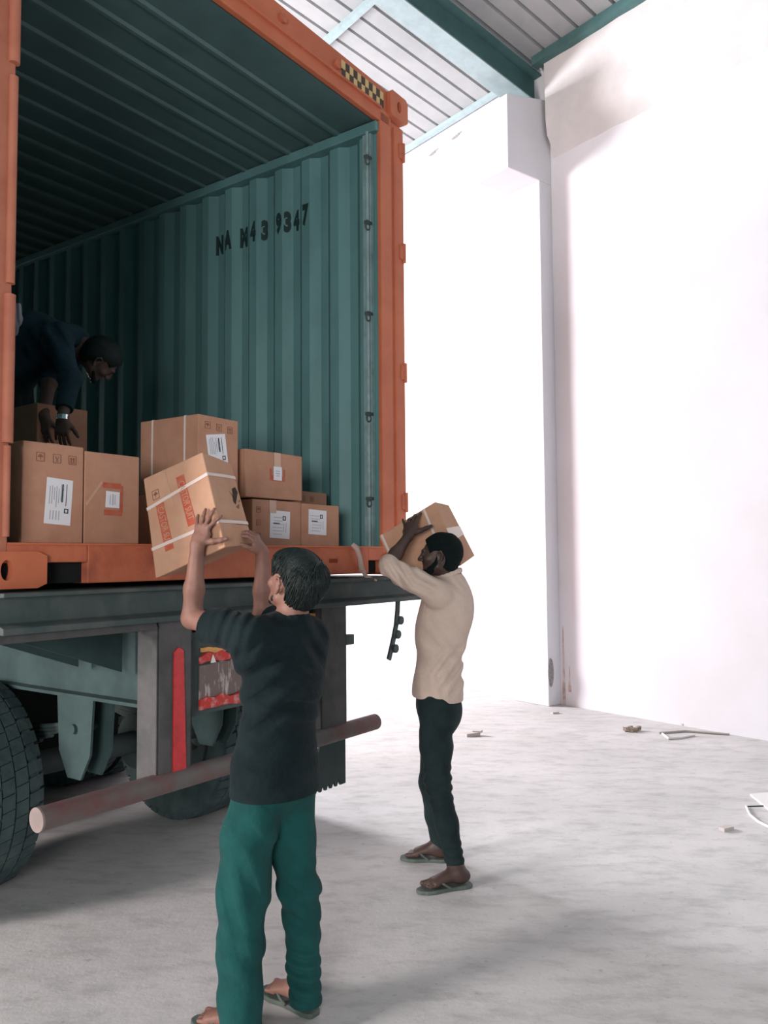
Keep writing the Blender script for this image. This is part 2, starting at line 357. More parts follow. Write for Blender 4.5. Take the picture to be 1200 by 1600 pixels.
# corner castings with an oval hole in the rear face
def casting(u0, u1, z0, z1, side):
    mb = MB(); n = 24; cu, cz_ = (u0 + u1) / 2, (z0 + z1) / 2
    hole = [(cu + .022 * cos(a), cz_ + .036 * sin(a)) for a in [2 * pi * i / n + pi / n for i in range(n)]]
    def sq(a):
        c, s = cos(a), sin(a); k = 1 / max(abs(c), abs(s)); return (cu + (u1 - u0) / 2 * c * k, cz_ + (z1 - z0) / 2 * s * k)
    rim = [sq(2 * pi * i / n + pi / n) for i in range(n)]
    yf, yb = -.030, .0
    V = [(a, yf, cz(b)) for a, b in rim] + [(a, yf, cz(b)) for a, b in hole] + [(a, yb, cz(b)) for a, b in hole]
    F = [(i, (i + 1) % n, n + (i + 1) % n, n + i) for i in range(n)] + [(n + i, n + (i + 1) % n, 2 * n + (i + 1) % n, 2 * n + i) for i in range(n)]
    V += [(a, .14, cz(b)) for a, b in rim]; F += [(i, 3 * n + i, 3 * n + (i + 1) % n, (i + 1) % n) for i in range(n)]
    mb.add(V, F); o = cpart('corner_casting', mb, M_orange, bevel=0)
    MB().box(cu - .04, cu + .04, .0, .02, cz(cz_ - .05), cz(cz_ + .05)).build('hollow_shade', M_black, o)  # black block painted as the shade inside the hole
casting(-.165, .143, 1.517, 1.648, -1)
casting(WO - .0, WO + .165, 1.517, 1.640, 1)
casting(WO + .085, WO + .275, HT + .075, HT + .235, 1)
casting(-.165, .02, HT + .06, HT + .20, -1)
# doors folded right round along both outer sides
for sg, xo in ((1, WO + .270), (-1, -.150)):
    a, b = sorted((xo + sg * .02, xo + sg * .075))
    d = cpart('door', MB().box(a, b, .06, 1.18, cz(1.70), cz(HT + .03)), M_orange, bevel=.004)
    for z in (1.95, 2.75, 3.50, 4.14):
        h = MB().box(*sorted((xo - sg * .05, xo + sg * .008)), -.004, .06, cz(z - .045), cz(z + .045)).cyl((xo - sg * .006, .0, cz(z - .06)), (xo - sg * .006, .0, cz(z + .06)), .012, n=12)
        h.build('hinge', M_orange2, d, bevel=.003)
    for y in (.35, .85):
        MB().cyl((xo + sg * .075, y, cz(1.72)), (xo + sg * .075, y, cz(HT)), .017, n=12).build('locking_bar', M_steelbar, d)
# left post sleeve sections seen at the picture edge
slv = MB()
for z0, z1, r in ((1.70, 2.02, .013), (2.03, 2.56, .020), (2.60, 3.36, .016), (3.41, 4.2, .020)):
    slv.cyl((-.010, -.016, cz(z0)), (-.010, -.016, cz(z1)), r, n=14)
cpart('door_post_cover', slv, M_orange_muted, smooth=True)
# inside: lashing bars and rings by the right door post
lb = cpart('lashing_bar', MB().cyl((WO - .030, .065, cz(ZS)), (WO - .030, .065, cz(HT - .06)), .011, n=10).box(WO - .015, WO + .01, .05, .11, cz(ZS), cz(HT - .06)), M_steelbar, smooth=True)
for z in (1.95, 2.45, 3.05, 3.6, 4.0): MB().box(WO - .052, WO - .0, .050, .075, cz(z), cz(z + .02)).torus((WO - .045, .055, cz(z - .018)), (0, 1, 0), .02, .005, 14, 6).build('lashing_ring', M_dark, lb)
# hazard sticker on the header
st = cpart('hazard_sticker', MB().box(1.92, 2.33, -.0060, -.0045, cz(HT + .092), cz(HT + .192)), M_yellow)
hz = MB(); nx = 11
for i in range(nx):
    for j in range(2):
        if (i + j) % 2 == 0:
            a = 1.92 + .41 * i / nx; b = 1.92 + .41 * (i + 1) / nx; c = HT + .094 + .048 * j
            hz.box(a, b, -.0075, -.0061, cz(c), cz(c + .048))
hz.build('check_pattern', M_brown, st)
for q in ((440, 30), (525, 102)):
    u, z = PV(*q, 0); cpart('header_bolt', MB().cyl((u, -.004, cz(z)), (u, -.020, cz(z)), .024, n=16), M_orange2, smooth=True)
# stencilled number on the inside of the right wall
n_ = 0
for ch, v in zip('NAM439347', (1.40, 1.285, 1.165, 1.045, .965, .812, .752, .692, .585)):
    # follow the corrugation depth so the paint lies on the steel
    ph = ((v - .085) % .2325); dep = 0 if ph < .062 else ((ph - .062) / .048 if ph < .11 else (1 if ph < .172 else 1 - (ph - .172) / .06))
    t_ = text_mesh('stencilled_character', ch, M_stencil, cont, (0, v, cz(3.80)), (0, -1, 0), (0, 0, 1), .120, 0, .50)
    bm = bmesh.new(); bm.from_mesh(t_.data); bmesh.ops.triangulate(bm, faces=bm.faces)
    for _ in range(4):
        L_ = [e for e in bm.edges if e.calc_length() > .012]
        if L_: bmesh.ops.subdivide_edges(bm, edges=L_, cuts=1); bmesh.ops.triangulate(bm, faces=bm.faces)
    for vv in bm.verts:
        ph = (vv.co.y - .085) % .2325; dep = 0 if ph < .062 else ((ph - .062) / .048 if ph < .11 else (1 if ph < .172 else 1 - (ph - .172) / .0605))
        vv.co.x = WO + .010 + .040 * dep - .0045
    bm.to_mesh(t_.data); bm.free()

# ============================================================ trailer chassis
tr = thing('truck_trailer', 'dark steel semi-trailer chassis carrying the orange container', 'trailer', CO, (0, 0, CROT))
def tp(name, mb, m, parent=None, **k): return mb.build(name, m, parent or tr, **k)
tp('rear_beam', MB().prism([(-.06, y, z) for y, z in [(-.10, 1.505), (-.10, 1.490), (-.055, 1.487), (-.050, 1.40), (-.10, 1.385), (-.10, 1.362), (.06, 1.362), (.06, 1.505)]], (2.70, 0, 0)), M_dark, bevel=.004)
tp('bed_plate', MB().box(-.06, 2.56, .06, 11.5, 1.45, 1.505), M_dark)
tp('lower_ledge', MB().prism([(-.30, y, z) for y, z in [(-.075, 1.362), (-.085, 1.335), (.05, 1.318), (.05, 1.362)]], (.90, 0, 0)), M_greysteel)
def upost(u0, u1, nm):
    mb = MB().box(u0, u1, -.065, -.057, .70, 1.362).box(u0, u0 + .010, -.065, .06, .70, 1.362).box(u1 - .010, u1, -.065, .06, .70, 1.362)
    return tp(nm, mb, M_greysteel, bevel=.002)
upost(.615, .80, 'bumper_post'); upost(1.655, 1.865, 'bumper_post')
tp('reflector_strip', MB().prism([(a, -.072, b) for a, b in [(.695, .735), (.765, .745), (.748, 1.235), (.722, 1.250), (.697, 1.232)]], (0, .006, 0)), M_red)
bt = tp('bumper_tube', MB().cyl((.107, -.055, .705), (2.134, -.055, .705), .043, n=28), M_tube, smooth=True)
tp('tube_end_cap', MB().cyl((.100, -.055, .705), (.108, -.055, .705), .0435, n=28), M_cap, bt)
# tail light box
lx0, lx1 = .875, 1.13
tl = tp('tail_light', MB().box(lx0 - .05, lx1 + .05, -.02, .06, .94, 1.30), M_dark, bevel=.004)
def rough_poly(x0, x1, z0, z1, y, d, seed):
    rr = random.Random(seed); p = []
    for i in range(7): p.append((x0 + (x1 - x0) * i / 6, y, z0 + rr.uniform(-.006, .006)))
    for i in range(7): p.append((x1 - (x1 - x0) * i / 6, y, z1 + rr.uniform(-.016, .010)))
    return MB().prism(p, (0, d, 0))
rough_poly(lx0, lx1, 1.165, 1.205, -.021, -.014, 1).build('red_lens', M_redw, tl)
rough_poly(lx0 + .01, lx1, 1.205, 1.235, -.021, -.012, 2).build('amber_lens', M_amber, tl)
rough_poly(lx0, lx1, .965, 1.01, -.021, -.014, 3).build('red_lens', M_redw, tl)
rough_poly(lx0, lx1, 1.01, 1.165, -.021, -.006, 4).build('smashed_panel', mat('smashed_lens', (0.16, 0.12, 0.11), .5, col2=(0.45, 0.38, 0.37), vscale=14, stretch=(2.5, 1, .7), ramp=(.52, .62)), tl)
MB().prism([(lx0 + .055, -.040, 1.16), (lx0 + .085, -.040, 1.16), (lx0 + .068, -.040, 1.195)], (0, .004, 0)).build('broken_chip', M_white, tl)
tp('marker_lamp', MB().box(1.53, 1.655, -.03, .02, 1.275, 1.335), M_amber, bevel=.004)
# mudflaps, right one with a cut comb edge
def flap(u0, u1, z0, z1):
    pts = [(u0, .05, z1), (u0, .05, z0)]; n = 6; w_ = (u1 - .045 - u0) / n
    for i in range(n): pts += [(u0 + w_ * i, .05, z0), (u0 + w_ * (i + .35), .05, z0), (u0 + w_ * (i + .7), .05, z0 + .035)]
    pts += [(u1 - .045, .05, z0), (u1, .05, z0), (u1, .05, z1)]
    return tp('mudflap', MB().prism(pts[1:], (0, .012, 0)), M_flap)
flap(1.69, 2.00, .385, 1.19)
tp('flap_bracket', MB().box(1.88, 2.06, .03, .075, 1.135, 1.19), M_dark, bevel=.003)
# frame rails, cross members and suspension
def ibeam(uc, nm='frame_rail'):
    return tp(nm, MB().box(uc - .07, uc + .07, .06, 11, .975, .99).box(uc - .07, uc + .07, .06, 11, 1.435, 1.45).box(uc - .008, uc + .008, .06, 11, .99, 1.435), M_chassisgreen)
ibeam(.79); ibeam(1.60)
for k, y in enumerate((.55, 1.9, 3.3, 5.0)):
    tp('cross_member', MB().box(.79, 1.60, y, y + .08, 1.05, 1.40), M_chassisgreen)
for y in (.30, .62, 2.2, 3.6):
    tp('outrigger', MB().prism([(.0, y, 1.45), (.72, y, 1.45), (.72, y, 1.12), (.0, y, 1.38)], (0, .012, 0)), M_chassisgreen); tp('outrigger', MB().prism([(1.67, y, 1.45), (2.4, y, 1.45), (2.4, y, 1.38), (1.67, y, 1.12)], (0, .012, 0)), M_chassisgreen)
for y in (2.02, 4.3): tp('light_block_board', MB().box(.05, 2.35, y, y + .02, .30, 1.10), M_black)  # added black boards that block light and darken the trailer's underside
def hanger(uc, y0, y1):
    mb = MB()
    for uu in (uc - .06, uc + .05):
        mb.prism([(uu, y, z) for y, z in [(y0, .975), (y1, .975), (y1 - .02, .72), (y1 - .09, .60), (y0 + .09, .60), (y0 + .02, .72)]], (.012, 0, 0))
    mb.cyl((uc - .075, (y0 + y1) / 2, .83), (uc + .08, (y0 + y1) / 2, .83), .022, n=16)
    return tp('spring_hanger', mb, M_chassisgreen)
for uc in (.79, 1.60):
    hanger(uc, .52, .80)
    sp = MB()
    for k in range(6):
        L = .66 - .09 * k
        sp.tube([(uc, 1.32 + L * s, .775 - .022 * k + .05 * s * s * L / .4) for s in np.linspace(-1, 1, 9)], .011, 6)
    tp('leaf_spring', sp, M_dark)
def axle(y): tp('axle', MB().cyl((.25, y, .53), (2.15, y, .53), .065, n=20).cyl((.72, y, .53), (.80, y, .53), .16, n=24).cyl((1.58, y, .53), (1.66, y, .53), .16, n=24), M_dark, smooth=True)
YA = 1.32
axle(YA); axle(YA + 1.30); axle(YA + 2.6)
# tyre with tread blocks
def tyre_mesh():
    prof = [(.29, -.085), (.32, -.115), (.40, -.145), (.46, -.150), (.485, -.140), (.500, -.125), (.503, -.04), (.503, .04), (.500, .125), (.485, .140), (.46, .150), (.40, .145), (.32, .115), (.29, .085)]
    n = 96; mb = MB(); V = []
    for i in range(n):
        a = 2 * pi * i / n
        for r, x in prof: V.append((x, -r * cos(a), r * sin(a)))
    m = len(prof)
    mb.add(V, [(i * m + k, ((i + 1) % n) * m + k, ((i + 1) % n) * m + (k + 1) % m, i * m + (k + 1) % m) for i in range(n) for k in range(m)])
    return mb
def tread_mesh():
    mb = MB(); nb = 46
    for i in range(nb):
        a0 = 2 * pi * i / nb
        for (x0, x1, off, ro) in ((-.142, -.070, 0, 0), (-.062, -.004, .5, .004), (.004, .062, 0, .004), (.070, .142, .5, 0)):
            V = []
            for rr in (.486, .518):
                for (xx, sh) in ((x0, .0), (x1, .18)):
                    for aa in (a0 + (off + sh) * 2 * pi / nb, a0 + (off + sh + (.80 if abs(x0 + x1) > .15 else .93)) * 2 * pi / nb):
                        r2 = rr - (.012 if abs(xx) > .13 else 0)
                        V.append((xx, -r2 * cos(aa), r2 * sin(aa)))
            mb.add(V, [(0, 1, 3, 2), (4, 6, 7, 5), (0, 4, 5, 1), (2, 3, 7, 6), (0, 2, 6, 4), (1, 5, 7, 3)])
    return mb
def rim_mesh(out):
    mb = MB(); n = 40; pr = [(.30, -.12), (.29, -.09), (.285, .05 * out), (.20, .03 * out), (.12, -.02 * out), (.11, -.10 * out), (.0, -.10 * out)]
    V = []
    for i in range(n):
        a = 2 * pi * i / n
        for r, x in pr: V.append((x, -r * cos(a), r * sin(a)))
    m = len(pr); mb.add(V, [(i * m + k, ((i + 1) % n) * m + k, ((i + 1) % n) * m + k + 1, i * m + k + 1) for i in range(n) for k in range(m - 1)])
    return mb
first = None
for y in (YA, YA + 1.30, YA + 2.6):
    for uu in (.20, .535, 1.985, 2.32):
        if first is None:
            tyo = tyre_mesh().build('tyre', M_rubber, tr, smooth=True); trd = tread_mesh().build('tread', M_rubber, tyo); rm = rim_mesh(-1).build('rim', M_dark, tyo, smooth=True)
            first = (tyo, trd, rm)
        else:
            tyo = first[0].copy(); COL.objects.link(tyo); tyo.parent = tr
            for q in first[1:]:
                qq = q.copy(); COL.objects.link(qq); qq.parent = tyo
        tyo.location = (uu, y, .515)

# strap hanging from the rear beam, and a frayed rope end over the sill
hs = []
pp = [(2.405, 1.362), (2.40, 1.30), (2.385, 1.22), (2.36, 1.15), (2.335, 1.09), (2.315, 1.045)]
mb = MB()
for i in range(len(pp) - 1):
    a, b = pp[i], pp[i + 1]; mb.obox(((a[0] + b[0]) / 2, -.03, (a[1] + b[1]) / 2), (b[0] - a[0], 0, b[1] - a[1]), (b[1] - a[1], 0, a[0] - b[0]), (0, 1, 0), .09, .034, .012)
base = CW(2.36, -.03, 1.04)
chn = thing('hanging_strap', 'dark perforated strap with lugs dangling from the right end of the trailer beam', 'strap', base, (0, 0, CROT))
off = Vector((-2.36, .03, -1.04))
def sh(mb): mb.v = [tuple(Vector(v) + off) for v in mb.v]; return mb
sh(mb).build('strap', M_dark, chn)
for u, z in ((2.425, 1.245), (2.395, 1.165), (2.368, 1.085)): sh(MB().cyl((u, -.045, z), (u, -.015, z), .026, n=14)).build('lug', M_dark, chn, bevel=.004)
rp_ = [Vector(p) - CW(2.04, -.04, 1.49) for p in [CW(1.985, -.015, ZS + .012), CW(2.0, -.035, ZS - .01), CW(2.02, -.04, 1.62), CW(2.045, -.03, 1.56), CW(2.075, -.045, 1.51), CW(2.08, -.11, 1.49)]]
rp = MB().tube(rp_, [.013, .016, .014, .017, .011, .005], 8)
o = rp.build('rope_end', M_rope, smooth=True); o.location = CW(2.04, -.04, 1.49); tag(o, 'pale twisted rope end hanging over the orange sill beside the right boxes', 'rope')

# ============================================================ cartons
FACES = {'front': ((0, 0, 0), (1, 0, 0), (0, 0, 1), (1, 0, 1)), 'right': ((1, 0, 0), (1, 1, 0), (1, 0, 1), (1, 1, 1)),
         'left': ((0, 1, 0), (0, 0, 0), (0, 1, 1), (0, 0, 1)), 'top': ((0, 0, 1), (1, 0, 1), (0, 1, 1), (1, 1, 1)),
         'bottom': ((0, 1, 0), (1, 1, 0), (0, 0, 0), (1, 0, 0)), 'back': ((1, 1, 0), (0, 1, 0), (1, 1, 1), (0, 1, 1))}
class Carton:
    def __init__(s, label, corners=None, dims=None, matrix=None, m=None, group=None, tape_faces=('front',), seam=True, name='cardboard_box'):
        if corners is None:
            w_, d_, h_ = dims; corners = {(i, j, k): Vector(((i - .5) * w_, (j - .5) * d_, k * h_)) for i in (0, 1) for j in (0, 1) for k in (0, 1)}
        s.c = corners; s.root = thing(name, label, 'box', group=group, matrix=matrix)
        idx = [(i, j, k) for k in (0, 1) for j in (0, 1) for i in (0, 1)]
        mb = MB(); ctr = sum((corners[q] for q in idx), Vector()) / 8
        # each face is a grid, pushed out very slightly in the middle like a filled carton
        N = 8
        for f in FACES:
            V = []
            for a in range(N + 1):
                for b in range(N + 1):
                    p, n = s.pt(f, a / N, b / N); V.append(p + n * (.0022 * sin(pi * a / N) * sin(pi * b / N) if f != 'bottom' else 0))
            mb.add(V, [(a * (N + 1) + b, (a + 1) * (N + 1) + b, (a + 1) * (N + 1) + b + 1, a * (N + 1) + b + 1) for a in range(N) for b in range(N)])
        o = mb.build('carton_body', m or M_card, s.root)
        bm = bmesh.new(); bm.from_mesh(o.data); bmesh.ops.remove_doubles(bm, verts=bm.verts, dist=.0004); bmesh.ops.recalc_face_normals(bm, faces=bm.faces); bm.to_mesh(o.data); bm.free()
        for p in o.data.polygons: p.use_smooth = True
        o.data.set_sharp_from_angle(angle=radians(50))
        b = o.modifiers.new('bevel', 'BEVEL'); b.width = .004; b.segments = 2; b.limit_method = 'ANGLE'; b.angle_limit = radians(50)
        s.body = o
    def pt(s, f, a, b, off=0.0):
        q = [s.c[k] for k in FACES[f]]
        p = q[0] * (1 - a) * (1 - b) + q[1] * a * (1 - b) + q[2] * (1 - a) * b + q[3] * a * b
        du = (q[1] - q[0]) * (1 - b) + (q[3] - q[2]) * b; dv = (q[2] - q[0]) * (1 - a) + (q[3] - q[1]) * a
        n = du.cross(dv).normalized()
        return (p + n * off, n)
    def bulge(s, f, a, b): return .0022 * sin(pi * a) * sin(pi * b) if f != 'bottom' else 0
    def poly(s, f, st, m, name, off=.0006, th=.0008, parent=None):
        # subdivide the outline a little so it follows the bulge
        pts = []; n = len(st)
        if len(st) == 4: return s.multi(f, [st], m, name, off, th, parent)
        a0 = [s.pt(f, *q, off + s.bulge(f, *q)) for q in st]
        mb = MB(); mb.prism([p for p, _ in a0], a0[0][1] * th)
        return mb.build(name, m, parent or s.root)
    def strip(s, f, p0, p1, wd, m, name, off=.0006, th=.0012, parent=None, n=8):
        L = []; Rr = []
        for i in range(n + 1):
            k = i / n; a = p0[0] + (p1[0] - p0[0]) * k; b = p0[1] + (p1[1] - p0[1]) * k
            p, nn_ = s.pt(f, a, b, off + s.bulge(f, a, b)); q, _ = s.pt(f, p0[0] + (p1[0] - p0[0]) * (k + .01), p0[1] + (p1[1] - p0[1]) * (k + .01), off + s.bulge(f, a, b))
            d = (q - p).normalized(); sd = d.cross(nn_); L.append((p + sd * wd / 2, p - sd * wd / 2, nn_))
        V = []; 
        for a, b, nn_ in L: V += [a, b, a + nn_ * th, b + nn_ * th]
        F = []
        for i in range(n):
            o = i * 4; F += [(o + 2, o + 3, o + 7, o + 6), (o, o + 4, o + 5, o + 1), (o, o + 2, o + 6, o + 4), (o + 1, o + 5, o + 7, o + 3)]
        F += [(0, 1, 3, 2), (n * 4, n * 4 + 2, n * 4 + 3, n * 4 + 1)]
        return MB().add(V, F).build(name, m, parent or s.root)
    def multi(s, f, quads, m, name, off=.0008, th=.0006, parent=None):
        mb = MB()
        for st in quads:
            n1 = max(1, min(8, int(math.dist(st[0], st[1]) / .07) + 1)); n2 = max(1, min(8, int(math.dist(st[1], st[2]) / .07) + 1))
            V = []
            for lay in (0, th):
                for i in range(n1 + 1):
                    for j in range(n2 + 1):
                        x, y = i / n1, j / n2
                        q = [st[0][k] * (1 - x) * (1 - y) + st[1][k] * x * (1 - y) + st[2][k] * x * y + st[3][k] * (1 - x) * y for k in (0, 1)]
                        V.append(s.pt(f, *q, off + lay + s.bulge(f, *q))[0])
            m2 = n2 + 1; T = (n1 + 1) * m2; F = []
            for i in range(n1):
                for j in range(n2):
                    a = i * m2 + j; F += [(a, a + 1, a + m2 + 1, a + m2), (a + T, a + m2 + T, a + m2 + 1 + T, a + 1 + T)]
            B = [i * m2 for i in range(n1 + 1)] + [n1 * m2 + j for j in range(1, n2 + 1)] + [i * m2 + n2 for i in range(n1 - 1, -1, -1)] + [j for j in range(n2 - 1, 0, -1)]
            F += [(B[k], B[(k + 1) % len(B)], B[(k + 1) % len(B)] + T, B[k] + T) for k in range(len(B))]
            mb.add(V, F)
        return mb.build(name, m, parent or s.root)
    def frame(s, f, a, b):
        p, n = s.pt(f, a, b, .0012 + s.bulge(f, a, b)); p2, _ = s.pt(f, a + .01, b, .0012 + s.bulge(f, a, b)); r = (p2 - p).normalized(); return p, r, n.cross(r), n
    def dims(s, f):
        q = [s.c[k] for k in FACES[f]]; return (q[1] - q[0]).length, (q[2] - q[0]).length
def R2(f, cx, cy, w_, h_, rot=0.0, C=None):
    W_, H_ = C.dims(f); out = []
    for a, b in ((-1, -1), (1, -1), (1, 1), (-1, 1)):
        x = a * w_ / 2; y = b * h_ / 2; out.append((cx + (x * cos(rot) - y * sin(rot)) / W_, cy + (x * sin(rot) + y * cos(rot)) / H_))
    return out
def handling_marks(C, f, spots, size=.032):
    """umbrella, wine glass and arrow signs printed in outlined squares"""
    for k, (a, b) in enumerate(spots):
        Q = []; W_, H_ = C.dims(f); t = size * .07
        def bar(x0, y0, x1, y1, tt=t):
            d = Vector((x1 - x0, y1 - y0)); L = max(d.length, 1e-6); nx, ny = -d.y / L * tt / 2, d.x / L * tt / 2
            Q.append([(a + px * 1 / W_, b + py / H_) for px, py in ((x0 + nx, y0 + ny), (x1 + nx, y1 + ny), (x1 - nx, y1 - ny), (x0 - nx, y0 - ny))])
        h = size / 2
        bar(-h, -h, h, -h); bar(h, -h, h, h); bar(h, h, -h, h); bar(-h, h, -h, -h)
        if k % 3 == 0:
            bar(-h * .6, h * .1, h * .6, h * .1, t * 2.5); bar(0, h * .6, 0, -h * .6); bar(-h * .6, h * .1, 0, h * .6); bar(h * .6, h * .1, 0, h * .6)
        elif k % 3 == 1:
            bar(-h * .4, h * .6, -h * .3, 0); bar(h * .4, h * .6, h * .3, 0); bar(-h * .3, 0, h * .3, 0); bar(0, 0, 0, -h * .6); bar(-h * .4, -h * .6, h * .4, -h * .6)
        else:
            bar(-h * .35, -h * .5, -h * .35, h * .4, t * 1.8); bar(h * .35, -h * .5, h * .35, h * .4, t * 1.8); bar(-h * .6, h * .2, -h * .35, h * .6); bar(-h * .1, h * .2, -h * .35, h * .6); bar(h * .1, h * .2, h * .35, h * .6); bar(h * .6, h * .2, h * .35, h * .6); bar(-h * .7, -h * .65, h * .7, -h * .65)
        C.multi(f, Q, M_ink, 'handling_mark')
def paper_label(C, f, cx, cy, w_, h_, rot=0.0, vertical=True, seed=1, icon=True):
    lb = C.poly(f, R2(f, cx, cy, w_, h_, rot, C), M_label, 'paper_label', off=.0008)
    W_, H_ = C.dims(f); rr = random.Random(seed)
    def loc(x, y): return (cx + (x * cos(rot) - y * sin(rot)) / W_, cy + (x * sin(rot) + y * cos(rot)) / H_)
    def quad(x, y, a, b): return [loc(x - a / 2, y - b / 2), loc(x + a / 2, y - b / 2), loc(x + a / 2, y + b / 2), loc(x - a / 2, y + b / 2)]
    G = []; B = []
    if vertical:
        for i in range(7): G.append(quad(w_ * (-.36 + .085 * i), h_ * rr.uniform(.1, .2), w_ * .03, h_ * rr.uniform(.25, .5)))
        for i in range(4): G.append(quad(w_ * (-.3 + .11 * i), -h_ * .30, w_ * .035, h_ * .2))
        B.append(quad(w_ * .12, h_ * .19, w_ * .055, h_ * .40)); B += [quad(w_ * .27, h_ * .16, w_ * .022, h_ * .48)]
        ix, iy = w_ * .30, -h_ * .19
    else:
        for i in range(6): G.append(quad(-w_ * .1 + rr.uniform(-.02, .02) * w_, h_ * (.25 - .12 * i), w_ * rr.uniform(.4, .6), h_ * .022))
        G.append(quad(w_ * .3, -h_ * .1, w_ * .02, h_ * .35)); G.append(quad(w_ * .18, -h_ * .1, w_ * .02, h_ * .3))
        B.append(quad(-w_ * .18, h_ * .03, w_ * .32, h_ * .05)); ix, iy = w_ * .20, h_ * .24
    C.multi(f, G, M_greyink, 'printed_line', off=.0018, parent=lb); C.multi(f, B, M_blackink, 'printed_line', off=.0018, parent=lb)
    if icon:
        s_ = min(w_, h_) * .16
        C.multi(f, [quad(ix - s_ * .4, iy, s_ * .25, s_), quad(ix + s_ * .4, iy, s_ * .25, s_), quad(ix, iy + s_ * .4, s_, s_ * .22), quad(ix, iy - s_ * .4, s_, s_ * .22)], M_blackink, 'printed_icon', off=.0018, parent=lb)
    return lb
def CM(u, v, z, turn=0.0): return Matrix.Translation(CW(u, v, z)) @ Matrix.Rotation(CROT + turn, 4, 'Z')
G_ = 'cardboard boxes loaded at the container mouth'
zf = ZS + .002
# A: leftmost tall box
A = Carton('tall brown box at the left end of the row, big upright white label', dims=(.255, .37, .378), matrix=CM(.2175, .24, zf, .01), group=G_)
handling_marks(A, 'front', [(.27, .855), (.54, .852), (.80, .852)])
paper_label(A, 'front', .575, .42, .112, .175, -.06, True, 3)
A.strip('top', (.5, .02), (.5, .98), .05, M_tape, 'tape')
# B
B = Carton('plain tall box with small square label over red ink, right of the leftmost box', dims=(.262, .33, .366), matrix=CM(.485, .225, zf, .0), group=G_)
B.multi('front', [R2('front', .48, .645, .085, .022, -.02, B), R2('front', .50, .345, .085, .022, -.02, B), R2('front', .655, .495, .012, .115, -.02, B)], M_stamp, 'red_stamp')
lb = B.poly('front', R2('front', .49, .49, .066, .066, -.03, B), M_label, 'paper_label', off=.002)
B.multi('front', [R2('front', .49, .49, .006, .045, -.03, B), R2('front', .53, .49, .004, .04, -.03, B), R2('front', .44, .49, .004, .04, -.03, B)], M_greyink, 'printed_line', off=.003, parent=lb)
B.strip('front', (.03, .42), (.30, .68), .012, M_tape, 'tape')
# box under the tall strapped one
U = Carton('half-hidden box carrying the upright strapped box, behind the held carton', dims=(.43, .36, .228), matrix=CM(1.035, .285, zf, .0), group=G_, m=M_cardp)
Cc = Carton('upright box with two white straps round its left side, topmost behind the held carton', dims=(.262, .40, .374), matrix=CM(1.105, .31, zf + .233, .03), group=G_)
handling_marks(Cc, 'front', [(.22, .88), (.50, .87), (.78, .86)])
paper_label(Cc, 'front', .46, .56, .125, .165, .16, True, 5)
for b in (.22, .78):
    Cc.strip('left', (b, .0), (b, 1), .012, M_strap, 'packing_strap'); Cc.strip('top', (0, 1 - b), (1, 1 - b), .012, M_strap, 'packing_strap')
# D on E
D = Carton('box with a red bracket stamp, stacked on two smaller boxes right of centre', dims=(.420, .34, .238), matrix=CM(1.495, .275, zf + .240, -.005), group=G_)
D.multi('front', [R2('front', .42, .52, .012, .060, 0, D), R2('front', .66, .52, .012, .060, 0, D), R2('front', .54, .42, .10, .014, 0, D), R2('front', .45, .455, .03, .02, 0, D), R2('front', .63, .455, .03, .02, 0, D)], M_stamp, 'red_stamp')
lb = D.poly('front', R2('front', .54, .55, .062, .070, 0, D), M_label, 'paper_label', off=.002)
D.multi('front', [R2('front', .54, .60, .03, .004, 0, D), R2('front', .54, .55, .03, .006, 0, D), R2('front', .54, .50, .024, .004, 0, D)], M_greyink, 'printed_line', off=.003, parent=lb)
D.strip('front', (.54, .60), (.54, 1), .05, M_tape, 'tape')
E_ = Carton('lower box with white label and a column of handling marks, under the red-bracket box', dims=(.365, .36, .232), matrix=CM(1.513, .285, zf, .0), group=G_)
handling_marks(E_, 'front', [(.12, .78), (.12, .50), (.12, .22)], .028)
paper_label(E_, 'front', .545, .47, .150, .142, -.03, False, 7)
E_.strip('front', (.40, .72), (.40, 1), .05, M_tape, 'tape')
Fb = Carton('rightmost front box on the sill, square white label on its left half', dims=(.318, .24, .228), matrix=CM(1.862, .225, zf, .0), group=G_)
paper_label(Fb, 'front', .40, .57, .150, .135, -.03, False, 8)
Gb = Carton('reddish box peeping out behind the rightmost front box', dims=(.40, .24, .325), matrix=CM(2.02, .475, zf, .0), group=G_)
handling_marks(Gb, 'front', [(.25, .87), (.45, .87), (.65, .87)], .03)

# the carton the man in the dark shirt is holding: corners placed one by one, it is squashed
def fitted(center, dims, abc, moved):
    a, b, c = abc
    Rm = Matrix.Rotation(a, 3, 'Z') @ Matrix.Rotation(c, 3, 'Y') @ Matrix.Rotation(b, 3, 'X')
    out = {}
    for i in (0, 1):
        for j in (0, 1):
            for k in (0, 1):
                P = Vector(center) + Rm @ Vector(((i - .5) * dims[0], (j - .5) * dims[1], (k - .5) * dims[2]))
                if (i, j, k) in moved: P = PY(*moved[(i, j, k)], P.y)
                out[(i, j, k)] = P
    base = sum((out[(i, j, 0)] for i in (0, 1) for j in (0, 1)), Vector()) / 4
    return {k: v - base for k, v in out.items()}, Matrix.Translation(base)
HK = .885
cor, mtx = fitted(CAM + (Vector((-.853, 3.683, 1.816)) - CAM) * HK, (.37 * HK, .25 * HK, .42 * HK), (-.400, -.019, -.296),
                  {(0, 0, 1): (224, 748), (1, 0, 1): (316, 706), (1, 0, 0): (352, 855), (0, 0, 0): (243, 904), (1, 1, 1): (361, 724), (1, 1, 0): (396, 850)})
H = Carton('tilted carton with red lettering and two white straps, lifted by person in dark shirt', corners=cor, matrix=mtx, m=M_cardp)
